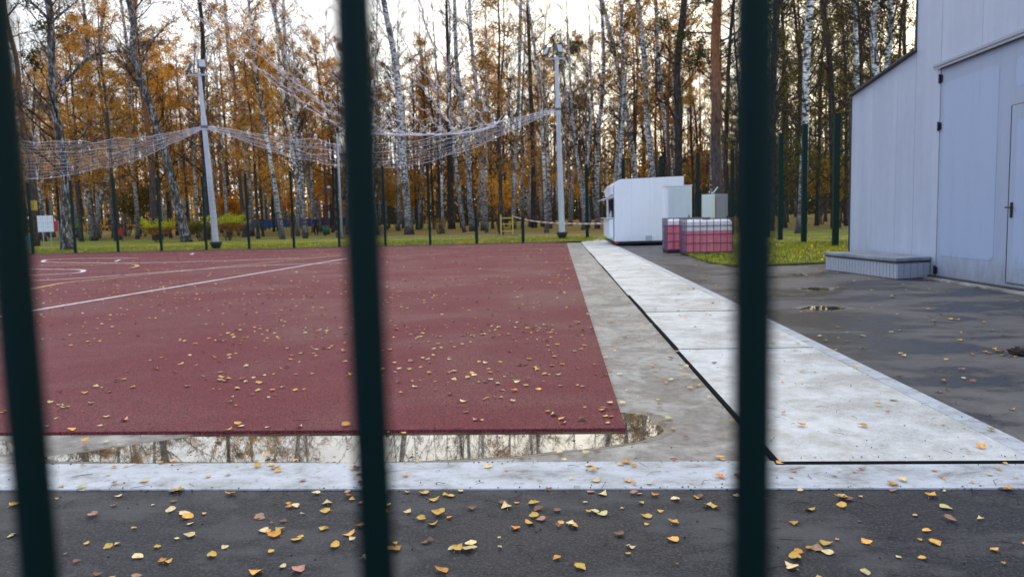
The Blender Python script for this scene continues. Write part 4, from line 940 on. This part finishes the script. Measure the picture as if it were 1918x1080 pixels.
def tank(x0, y0, w, d, zt, zl, label, full=True):
    E = empty('liquid_tank', (x0, y0, 0), label, 'tank', 'caged tanks of pink liquid by the lawn')
    # bulged plastic bottle: liquid part and empty upper part
    def ring(z, i, r=.12):
        P = []; n = 3
        for cx, cy, a0 in ((w - i - r, i + r, -90), (w - i - r, d - i - r, 0), (i + r, d - i - r, 90), (i + r, i + r, 180)):
            for k in range(n + 1): a = R(a0 + 90 * k / n); P.append((cx + r * math.cos(a), cy + r * math.sin(a), z))
        return P
    def loft(zs, ins, m, name):
        V = []; 
        for z, i in zip(zs, ins): V += ring(z, i)
        n = 16; F_ = [(a * n + j, a * n + (j + 1) % n, (a + 1) * n + (j + 1) % n, (a + 1) * n + j) for a in range(len(zs) - 1) for j in range(n)] + [tuple(reversed(range(n))), tuple(range((len(zs) - 1) * n, len(zs) * n))]
        return MB().add(V, F_).build(name, m, E, smooth=False)
    loft([.06, .10, zl], [.06, .03, .03], 'pink_liquid', 'liquid')
    loft([zl + .002, zt - .08, zt - .03], [.03, .03, .09], 'tank_white', 'bottle')
    # bulges between the cage bars
    nx = 6
    for k in range(nx):
        xx = .03 + (w - .06) * (k + .5) / nx; bw = (w - .06) / nx * .42
        for (za, zb, m) in ((.09, zl, 'pink_liquid'), (zl + .003, zt - .10, 'tank_white')):
            for yy_, s in ((.03, -1), (d - .03, 1)):
                V = []
                for z in (za, zb):
                    for q in (-1, -.5, .5, 1): V.append((xx + bw * q, yy_ + s * (.022 if abs(q) < .9 else -.002), z))
                MB().add(V, [(0, 1, 5, 4), (1, 2, 6, 5), (2, 3, 7, 6), (4, 5, 6, 7), (0, 3, 2, 1)]).build('bulge', m, E)
    M = MB(); t = .018
    for z in (.10, .33, .56, .78, zt):
        M.tube([(0, 0, z), (w, 0, z), (w, d, z), (0, d, z), (0, 0, z)], t * .62, 5)
    for k in range(8):
        x = w * k / 7
        for y in (-.001, d + .001): M.tube([(x, y, .05), (x, y, zt)], t * .55, 5)
    for k in range(1, 6):
        y = d * k / 6
        for x in (-.001, w + .001): M.tube([(x, y, .05), (x, y, zt)], t * .55, 5)
    M.build('cage', 'cage_steel', E)
    MB().box((w / 2, d / 2, .03), (w, d, .05)).build('pallet', 'rubber_black', E)
    MB().tube([(w / 2, d / 2, zt - .03), (w / 2, d / 2, zt + .01)], .11, 16).build('lid', 'rubber_black', E)
x = XP(1284, 19.9)
tank(x, 19.75, 1.23, 1.0, .97, .655, 'nearer caged tank, two thirds full of pink liquid, at the corner of the grass')
tank(XP(1250, 21.5), 21.5, 1.2, 1.0, .99, .80, 'farther caged tank of pink liquid, beside the tall locker')
# ------------------------------------------------------------------ small things
def barrier():
    Y = 48.5; x = XP(938, Y); w = 22 / 1388 * Y; E = empty('yellow_barrier', (x, Y, 0), 'yellow upright barrier frame on the grass behind the low fence', 'barrier', rz=R(8)); h = 1.33
    for xx in (0, w): MB().box((xx, 0, h / 2 + .04), (.09, .06, h)).build('post', 'yellow_paint', E)
    for z in (.28, .75, 1.14): MB().box((w / 2, 0, z), (w - .092, .04, .07)).build('rail', 'yellow_paint', E)
    for xx in (0, w): MB().box((xx, 0, .03), (.7, .5, .05)).build('foot_plate', 'rubber_black', E)
    p0 = Vector((x + w, Y, 1.25)); p1 = atY(1050, 418, 38.0); p2 = Vector((2.05, 31.5, atY(1133, 418, 31.5).z))
    n = 0; M = MB(); seq = []
    for a, b, s in ((p0, p1, .2), (p1, p2, .05)):
        for k in range(16): t = k / 16; q = a.lerp(b, t); q.z -= s * 4 * t * (1 - t) * .5; seq.append(q)
    seq.append(p2)
    for i in range(len(seq) - 1): M.add([seq[i] + Vector((0, 0, .035)), seq[i] - Vector((0, 0, .035)), seq[i + 1] - Vector((0, 0, .035)), seq[i + 1] + Vector((0, 0, .035))] + [v + Vector((0, .003, 0)) for v in (seq[i] + Vector((0, 0, .035)), seq[i] - Vector((0, 0, .035)), seq[i + 1] - Vector((0, 0, .035)), seq[i + 1] + Vector((0, 0, .035)))], [(0, 1, 2, 3), (7, 6, 5, 4)], i % 2)
    tag(M.build('barrier_tape', ['tape_red', 'tape_white']), 'red and white tape strung from the yellow frame to the kiosk', 'tape')
barrier()
def signboard():
    Y = 44; a = atY(69, 404, Y); b = atY(101, 434, Y); x, w = a.x, b.x - a.x
    E = empty('notice_board', (x, Y, 0), 'white notice board of joined panels on thin legs near the left pine', 'notice board', rz=R(0)); z0, z1 = b.z, a.z
    for i in range(3):
        for j in range(2): MB().box((w * (i + .5) / 3, 0, z0 + (z1 - z0) * (j + .5) / 2), (w / 3 - .012, .03, (z1 - z0) / 2 - .012)).build('panel', 'white_plain', E)
    MB().box((w / 2, .022, (z0 + z1) / 2), (w - .02, .012, z1 - z0 - .02)).build('backing', 'trim_grey', E)
    for xx in (w * .28, w * .75): MB().box((xx, .04, z1 / 2), (.04, .03, z1)).build('leg', 'trim_grey', E)
signboard()
def yellow_box():
    Y = 49.2; p = atY(63, 385, Y); E = MB().box((p.x, p.y, p.z), (.42, .22, .66)).build('junction_box', 'yellow_paint', bevel=.03); tag(E, 'yellow box fixed to the trunk of the leaning orange pine', 'box')
    MB().box((p.x, p.y, p.z + .345), (.46, .28, .03)).build('lid', 'yellow_paint', E)
    MB().box((p.x, p.y - .115, p.z - .05), (.10, .01, .10)).build('hole_plate', 'rust_yellow', E)
yellow_box()
def playground():
    Y = 70; p = atY(112, 425, Y); z0 = tz(0, Y)
    E = empty('play_slide', (p.x, Y, z0), 'green slide of a small playground far behind the notice board', 'slide')
    MB().add([(-.2, 0, .3), (1.9, 0, 1.5), (1.9, .6, 1.5), (-.2, .6, .3), (-.2, 0, .22), (1.9, 0, 1.42), (1.9, .6, 1.42), (-.2, .6, .22)], [(0, 1, 2, 3), (7, 6, 5, 4), (0, 4, 5, 1), (3, 2, 6, 7)]).build('chute', 'slide_green', E)
    for y in (0, .6): MB().tube([(-.2, y, .42), (1.9, y, 1.62)], .05, 6).build('side_rail', 'slide_green', E)
    for xx in (1.95, 2.6): MB().tube([(xx, .05, 0), (xx, .05, 2.1)], .05, 6).build('post', 'slide_green', E)
    MB().box((2.28, .3, 1.45), (.7, .6, .06)).build('deck', 'red_paint', E)
    E = empty('playground_sign', (atY(102, 425, Y - 1).x, Y - 1, z0), 'red play panel on posts beside the green slide', 'play panel')
    MB().box((0, 0, 1.5), (.8, .06, .95)).build('panel', 'red_paint', E)
    for xx in (-.42, .42): MB().tube([(xx, 0, 0), (xx, 0, 2.0)], .045, 6).build('post', 'trim_grey', E)
    tag(MB().tube([(0, 0, 0), (0, 0, .55), (0, 0, .62)], [.20, .22, .1], 12).build('bin_dummy', 'red_paint'), 'x', 'x') if False else None
playground()
def red_bin():
    Y = 60; p = atY(226, 440, Y); E = empty('red_bin', (p.x, Y, 0), 'small red litter bin on a post behind the left court fence', 'litter bin')
    z = p.z
    MB().tube([(0, 0, .55), (0, 0, 1.0), (0, 0, 1.04)], [.17, .21, .21], 12).build('bucket', 'red_paint', E); MB().tube([(.0, .23, 0), (.0, .23, 1.15)], .03, 6).build('post', 'iron_black', E); MB().box((0, .2, .9), (.06, .06, .06)).build('bracket', 'iron_black', E)
red_bin()
def blue_fence():
    Y = 100; x0 = XP(455, Y); x1 = XP(648, Y); z0 = tz(0, Y) + .5; n = 12; E = empty('blue_fence', (x0, Y, 0), 'blue plank fence far off behind the walking person', 'fence')
    for k in range(n):
        w = (x1 - x0) / n; MB().box((w * (k + .5), 0, tz(0, Y) + .55 + .35), (w - .06, .05, 1.15)).build('panel', 'blue_paint', E)
    for k in range(n + 1): MB().box(((x1 - x0) * k / n, .06, .7), (.08, .06, 1.9)).build('post', 'iron_black', E)
blue_fence()
def pavilion():
    Y = 106; a = atY(604, 384, Y); b = atY(641, 420, Y); z0 = tz(0, Y) - .1
    E = empty('brick_pavilion', (a.x, Y, z0), 'small orange-red pavilion far away beyond the blue fence', 'pavilion'); w = b.x - a.x; h = a.z - z0
    MB().box((w / 2, 1.5, h / 2), (w, 3, h)).build('wall', 'brick_orange', E)
    MB().add([(-.2, -.3, h), (w + .2, -.3, h), (w + .2, 3.3, h), (-.2, 3.3, h), (-.2, 1.5, h + .7), (w + .2, 1.5, h + .7)], [(0, 1, 5, 4), (2, 3, 4, 5), (0, 4, 3), (1, 2, 5), (3, 2, 1, 0)]).build('roof', 'brick_orange', E)
    MB().box((w * .38, -.03, h * .45), (.55, .05, 1.9)).build('door', 'white_plain', E); MB().box((w * .9, -.03, h * .4), (.5, .05, .8)).build('window', 'white_plain', E)
pavilion()
def bench():
    Y = 53.5; a = atY(626, 440, Y); E = empty('park_bench', (a.x, Y, 0), 'low grey bench on the lawn left of the middle bar', 'bench')
    for k in range(4): MB().box((.85, .06 + k * .12, .44), (1.7, .10, .04)).build('slat', 'wood_bench', E)
    for x in (.25, 1.45): MB().box((x, .25, .21), (.3, .42, .42)).build('leg', 'trim_dark', E)
bench()
def bin_():
    Y = 66; a = atY(609, 425, Y); E = empty('green_bin', (a.x, Y, 0), 'green litter bin beside the walking person', 'litter bin')
    MB().tube([(0, 0, .06), (0, 0, .85)], [.23, .28], 14).build('drum', 'bin_green', E, smooth=True); MB().tube([(0, 0, .85), (0, 0, .90)], [.30, .27], 14).build('rim', 'bin_green', E); MB().tube([(0, 0, 0), (0, 0, .06)], .1, 8).build('foot', 'iron_black', E)
bin_()
def street_lamp():
    Y = 76; b = atY(600, 432, Y); h = atY(612, 352, Y); E = empty('street_lamp', (b.x, Y, 0), 'small street lamp with a white head glimpsed between the trunks', 'street lamp'); L_ = h - Vector((b.x, Y, 0))
    MB().tube(spline([(0, 0, 0), (-.1, 0, L_.z * .6), (-.05, 0, L_.z * .85), (L_.x * .6, 0, L_.z - .02), (L_.x, 0, L_.z)], 14), [.05] * 10 + [.035] * 4, 8).build('pole', 'lamp_grey', E, smooth=True)
    MB().tube([(L_.x - .1, 0, L_.z - .02), (L_.x + .05, 0, L_.z + .02), (L_.x + .3, 0, L_.z + .05), (L_.x + .42, 0, L_.z + .04)], [.06, .14, .14, .05], 10).build('lamp_head', 'white_plain', E, smooth=True)
street_lamp()
def spare_pole():
    Y = 50; b = atY(641, 445, Y); t = atY(632, 250, Y); b.z = 0
    E = MB().tube([b, t], [.09, .07], 8).build('grey_pole', 'galvanised', smooth=True); tag(E, 'plain pale grey pole standing just left of the middle bar', 'pole')
    MB().tube([b, b + Vector((0, 0, .12))], .16, 10).build('base_plate', 'lamp_grey', E)
spare_pole()
def shed():
    Y = 47; a = atY(20, 372, Y); b = atY(46, 372, Y); E = empty('wooden_shed', (b.x - 5.2, Y, 0), 'grey shed with a teal box in front, mostly hidden by the left bar', 'shed'); h = atY(40, 300, Y).z
    n = 10
    for k in range(n): MB().box((1.5, 0, h * (k + .5) / n), (3, .05, h / n - .012)).build('board', 'shed_wall', E)
    MB().box((1.5, 1.3, h / 2 - .02), (2.95, 2.5, h - .05)).build('wall', 'shed_wall', E)
    MB().add([(-.2, -.3, h), (3.2, -.3, h), (3.2, 2.8, h), (-.2, 2.8, h), (-.2, 1.2, h + .8), (3.2, 1.2, h + .8)], [(0, 1, 5, 4), (2, 3, 4, 5), (0, 4, 3), (1, 2, 5), (3, 2, 1, 0)]).build('roof', 'lamp_grey', E)
    p = atY(46, 437, 43); E2 = MB().box((p.x, 43, .4), (.5, .4, .8)).build('teal_box', 'teal_paint', bevel=.02); tag(E2, 'teal box on the grass at the far left', 'box'); MB().box((p.x, 43, .82), (.54, .44, .04)).build('lid', 'teal_paint', E2)
shed()
def person():
    Y = 68; f = atY(592, 438, Y); s = 1.0; z0 = 0
    E = empty('person', (f.x, Y, z0), 'person in a dark jacket and black trousers standing on the path', 'person')
    V = {'pel': (0, 0, .95), 'wai': (0, 0, 1.10), 'che': (0, .01, 1.33), 'nek': (0, 0, 1.50), 'hd0': (0, -.02, 1.58), 'hd1': (0, -.02, 1.70),
         'shl': (-.19, 0, 1.42), 'ell': (-.31, .03, 1.16), 'wrl': (-.20, -.12, 1.0), 'hal': (-.13, -.16, .98), 'shr': (.19, 0, 1.42), 'elr': (.31, .03, 1.16), 'wrr': (.20, -.12, 1.0), 'har': (.13, -.16, .98),
         'hil': (-.10, 0, .90), 'knl': (-.11, -.03, .49), 'anl': (-.10, .02, .09), 'tol': (-.12, -.14, .04), 'hir': (.10, 0, .90), 'knr': (.12, -.01, .49), 'anr': (.14, .06, .09), 'tor': (.15, -.10, .04)}
    Rr = dict(pel=.15, wai=.15, che=.17, nek=.06, hd0=.08, hd1=.085, shl=.08, ell=.058, wrl=.045, hal=.04, shr=.08, elr=.058, wrr=.045, har=.04, hil=.10, knl=.068, anl=.05, tol=.04, hir=.10, knr=.068, anr=.05, tor=.04)
    ed = [('pel', 'wai'), ('wai', 'che'), ('che', 'nek'), ('nek', 'hd0'), ('hd0', 'hd1'), ('che', 'shl'), ('shl', 'ell'), ('ell', 'wrl'), ('wrl', 'hal'), ('che', 'shr'), ('shr', 'elr'), ('elr', 'wrr'), ('wrr', 'har'), ('pel', 'hil'), ('hil', 'knl'), ('knl', 'anl'), ('anl', 'tol'), ('pel', 'hir'), ('hir', 'knr'), ('knr', 'anr'), ('anr', 'tor')]
    ks = list(V); me = bpy.data.meshes.new('body'); me.from_pydata([V[k] for k in ks], [(ks.index(a), ks.index(b)) for a, b in ed], [])
    o = bpy.data.objects.new('body_tmp', me); COL.objects.link(o); o.modifiers.new('skin', 'SKIN'); sub = o.modifiers.new('sub', 'SUBSURF'); sub.levels = 2; sub.render_levels = 2
    for i, k in enumerate(ks): me.skin_vertices[0].data[i].radius = (Rr[k], Rr[k] * (.8 if k in ('che', 'wai', 'pel') else 1))
    me.skin_vertices[0].data[0].use_root = True
    dg = bpy.context.evaluated_depsgraph_get(); nm = bpy.data.meshes.new_from_object(o.evaluated_get(dg)); bpy.data.objects.remove(o)
    nm.materials.clear()
    for m in ('jacket_navy', 'trousers_black', 'skin', 'hair_dark'): nm.materials.append(MAT[m])
    for p in nm.polygons:
        c = p.center; p.use_smooth = True
        p.material_index = 2 if c.z > 1.50 or (abs(c.x) < .19 and c.y < -.12 and .9 < c.z < 1.06) else (0 if c.z > .86 else 1)
        if c.z > 1.50 and (c.z > 1.69 or c.y > 0): p.material_index = 3
    nm.name = 'body'; inst('body', nm, E)
    MB().box((0, .17, 1.25), (.26, .14, .38)).build('backpack', 'lamp_grey', E, bevel=.04)
person()
# thin dark box at the head of the slab path
p = onz(1040, 455); q = onz(1092, 455)
tag(MB().box(((p.x + q.x) / 2, p.y, .03), (q.x - p.x, .25, .06)).build('dark_strip', 'strip_dark', bevel=.01), 'dark strip lying across the head of the court edge', 'drain cover')
# ------------------------------------------------------------------ fallen leaves, twigs
rng = random.Random(31)
def leaf_mesh(seed, mats):
    r = random.Random(seed); L_ = .052; W_ = .044; n = 5; V = []; curl = r.uniform(-.006, .011); fold = r.uniform(-.003, .010); tw = r.uniform(-.35, .35)
    prof = [(0, .05), (.10, .66), (.22, .95), (.36, 1.0), (.52, .82), (.68, .55), (.84, .26), (1, .0)]
    for t, w_ in prof:
        x = (t - .45) * L_; z = .003 + abs(curl) * (2 * (t - .5)) ** 2
        V += [(x, -w_ * W_ / 2 * (1 + r.uniform(-.17, .17)), z + fold * w_ + tw * .02 * t * w_), (x, r.uniform(-.001, .001), z), (x, w_ * W_ / 2 * (1 + r.uniform(-.17, .17)), z + fold * w_ * r.uniform(.3, 1.4) - tw * .01 * t * w_)]
    Fs = []
    for i in range(len(prof) - 1):
        a = 3 * i; Fs += [(a, a + 3, a + 4, a + 1), (a + 1, a + 4, a + 5, a + 2)]
    s = len(V); V += [(-.45 * L_, .001, .003), (-.45 * L_, -.001, .003), (-.45 * L_ - .016, r.uniform(-.006, .006), .002)]; Fs.append((s, s + 1, s + 2))
    return V, Fs
LM = {}; mlist0 = ['fallen_gold', 'fallen_pale', 'fallen_orange', 'fallen_brown', 'fallen_pink']
for m in ('fallen_gold', 'fallen_pale', 'fallen_orange', 'fallen_brown', 'fallen_pink'):
    LM[m] = []
    for k in range(7):
        V, Fs = leaf_mesh(mlist0.index(m) * 101 + k * 13, m); LM[m].append(MB().add(V, Fs).mesh('fallen_leaf', [m]))
CN = {'fallen_gold': 'golden yellow', 'fallen_pale': 'pale cream yellow', 'fallen_orange': 'deep orange', 'fallen_brown': 'dark brown', 'fallen_pink': 'pinkish tan'}
def surf(x, y):
    if y < K0: return 'the dark asphalt in front', .001
    if y < K1: return 'the painted kerb', .007
    if x > GX1: return 'the yard asphalt', .001
    if x > SX1: return 'the side kerb', .007
    if x > SX0: return 'the pale cover slabs', .017
    if x > CR or y < CF: return 'the bare concrete round the court', .004
    return 'the red court', .016
cand = []
W = (('fallen_gold', 38), ('fallen_pale', 31), ('fallen_orange', 11), ('fallen_brown', 12), ('fallen_pink', 8))
def choose(front):
    r = rng.random() * 100
    for m, p in W:
        if r < p: return m
        r -= p
    return 'fallen_gold'
manual = [(1175, 870, 'o', 1.5), (513, 1004, 'o', 1.5), (1000, 944, 'g', 1.2), (1008, 955, 'b', 1.1), (1001, 968, 'g', 1.2), (992, 981, 'g', 1.1), (1013, 973, 'p', 1.1), (1575, 934, 'g', 1.2), (1588, 936, 'b', 1.1), (1262, 981, 'g', 1.1), (1490, 1046, 'g', 1.2), (1260, 1012, 'g', 1.2), (825, 1072, 'o', 1.3), (480, 1074, 'g', 1.3), (350, 970, 'g', 1.3), (347, 962, 'l', 1.1), (492, 996, 'l', 1.2), (609, 958, 'g', 1.2), (822, 963, 'g', 1.3), (613, 943, 'l', 1.1), (203, 1024, 'g', 1.0), (260, 1043, 'l', 1.1), (430, 927, 'o', 1.2), (647, 803, 'o', 1.3), (1745, 930, 'g', 1.2), (1772, 952, 'l', 1.3), (1885, 918, 'o', 1.3), (1780, 975, 'p', 1.2), (1530, 1028, 'p', 1.1), (1547, 1019, 'g', 1.0), (1752, 1018, 'g', 1.2), (1622, 1016, 'g', 1.1), (1672, 911, 'o', 1.2), (1117, 903, 'l', 1.1), (1075, 987, 'g', 1.1), (1107, 922, 'p', .9), (868, 757, 'l', 1.1), (1038, 782, 'l', 1.2), (858, 1029, 'g', 1.1), (875, 1030, 'l', 1.2), (790, 974, 'g', 1), (742, 1030, 'o', 1.1), (560, 1068, 'p', 1.2), (555, 1012, 'g', 1.1), (605, 991, 'g', 1), (655, 1002, 'g', 1.2), (175, 967, 'p', 1.2), (320, 957, 'l', 1.1), (135, 811, 'g', 1.2), (335, 920, 'g', 1.1), (1500, 803, 'o', 1.2), (1615, 804, 'o', 1.2), (1855, 808, 'g', 1.1)]
mm = {'o': 'fallen_orange', 'g': 'fallen_gold', 'l': 'fallen_pale', 'b': 'fallen_brown', 'p': 'fallen_pink'}
for px, py, c, s in manual: p = onz(px, py); cand.append((p.x, p.y, mm[c], s * rng.uniform(.70, .85)))
def scatter(x0, x1, y0, y1, n, ok=lambda x, y: True, smin=.4, smax=.95, cl=0):
    k = 0
    while k < n:
        x = rng.uniform(x0, x1); y = rng.uniform(y0, y1)
        if not ok(x, y): k += .3; continue
        if cl and noise.noise(Vector((x * 1.3, y * 1.3, 4))) + rng.uniform(-.3, .5) < 0: continue
        cand.append((x, y, choose(0), rng.uniform(smin, smax))); k += 1
scatter(-2.4, 3.0, 2.1, K0, 120, cl=1); scatter(-2.4, 3.0, 2.1, K1, 110, smin=.25, smax=.6); scatter(-2.8, 3.4, K0, K1, 45)
scatter(-3.4, .6, CF, 7.5, 380, lambda x, y: x < CR, cl=1); scatter(-9, .6, 6.5, 14, 950, lambda x, y: x < CR); scatter(-22, .6, 12, 31, 1100, lambda x, y: x < CR and x > -y * .85, .6, 1.2)
scatter(CR, SX0, K1, 9, 60); scatter(SX0, SX1, K1, 9, 45); scatter(CR, SX1, 9, 30, 110)
scatter(GX1, 7, 2.8, 8, 170, lambda x, y: x < BX - .05); scatter(GX1, 6, 8, 17, 130, lambda x, y: x < BX - .05)
scatter(-2.6, .5, K1, CF, 26)
hq = onz(1905, 664); scatter(hq.x - .2, hq.x + .2, hq.y - .15, hq.y + .15, 22)
inview = []
cand2 = []
for c in cand:
    v = Rwc.transposed() @ Vector((c[0], c[1], -CAMZ)); ok = v.z < 0 and abs(v.x / -v.z * F) < 975 and abs(v.y / -v.z * F) < 555
    cand2.append((ok, (c[0] ** 2 + c[1] ** 2) / (c[3] ** 2), c))
cand2.sort(key=lambda t: (not t[0], t[1]))
REST = {m: MB() for m in LM}
RS = MB(); mlist = list(LM)
for k, (ok, _, (x, y, m, s)) in enumerate(cand2):
    where, z = surf(x, y); rot = (rng.uniform(-.18, .18), rng.uniform(-.18, .18), rng.uniform(0, 6.28))
    if k < 290 and ok:
        o = inst('fallen_leaf', rng.choice(LM[m]), None, (x, y, z + .003), rot, s)
        tag(o, CN[m] + ' birch leaf lying on ' + where, 'leaf', 'fallen birch leaves scattered over the ground')
    else:
        V, Fs = leaf_mesh(k, m); from mathutils import Euler; Q = Euler(rot).to_matrix(); c = Vector((x, y, z + .003)); RS.add([c + Q @ (Vector(v) * s * 1.05) for v in V], Fs, mlist.index(m))
tag(RS.build('leaf_litter', mlist), 'countless small fallen birch leaves spread over court, slabs and yard', 'leaves', kind='stuff')
# crumbs and thin twigs on the ground
M = MB()
for k in range(150):
    x = rng.uniform(-2.3, 3.2); y = rng.uniform(2.1, 4.2); z = surf(x, y)[1] + .003; a = rng.uniform(0, 6.28); l = rng.uniform(.015, .05); b = a + rng.uniform(-.7, .7)
    p = Vector((x, y, z)); q = p + Vector((math.cos(a) * l, math.sin(a) * l, .004)); e = q + Vector((math.cos(b) * l, math.sin(b) * l, -.003)); M.tube([p, q, e], [.0012, .001, .0006], 3, 0, cap=False)
for k in range(900):
    x = rng.uniform(-3.3, 5.5); y = rng.uniform(2.1, 7); z = surf(x, y)[1]; s = rng.uniform(.0015, .0055); M.box((x, y, z + s * .3), (s, s * .8, s * .7), rng.uniform(0, 3), 0)
hp_ = onz(1920, 664)
for k in range(420):
    x = hp_.x + rng.gauss(0, .04); y = hp_.y + rng.gauss(0, .05); s = rng.uniform(.004, .018); M.box((x, y, .004 + rng.random() * .03), (s * 2, s, s * .6), rng.uniform(0, 3), 0)
for k in range(700):
    e = k % 5; x = rng.uniform(-3, 3.4); y = (K0, K1, CF, K0, 0)[e] + rng.gauss(0, .012)
    if e == 4: y = rng.uniform(K1, 9); x = (CR, SX0 - .02, GX1)[k % 3] + abs(rng.gauss(0, .014)) * (-1 if k % 3 == 1 else 1)
    if e == 2 and x > CR: continue
    z = surf(x, y)[1]; s = rng.uniform(.0012, .0045); M.box((x, y, z + s * .3), (s * 1.6, s, s * .6), rng.uniform(0, 3), 0)
tag(M.build('ground_debris', 'twig'), 'dark twigs, bark crumbs and grit strewn over the pavement', 'debris', kind='stuff')
# leaves on lawns
M = MB(); r = random.Random(8)
for k in range(2600):
    if k % 3: x = r.uniform(-34, 2); y = r.uniform(33.2, 44); z = .06
    else: x = r.uniform(3.8, 12); y = r.uniform(15.8, 30); z = .07
    p = min(gp, key=lambda q: abs(q.x - x))
    if k % 3 == 0 and y < p.y: continue
    c = Vector((x, y, z + r.uniform(0, .03))); a = r.uniform(0, 6.28); u = Vector((math.cos(a), math.sin(a), r.uniform(-.3, .3))) * r.uniform(.02, .04); v = Vector((-u.y, u.x, r.uniform(-.02, .02)))
    M.add([c - u, c + v, c + u, c - v], [(0, 1, 2, 3)], r.choice((0, 0, 1, 2, 3)))
tag(M.build('lawn_leaves', ['fallen_gold', 'fallen_pale', 'fallen_orange', 'fallen_brown']), 'yellow and brown leaves caught in the lawns beyond the paving', 'leaves', kind='stuff')
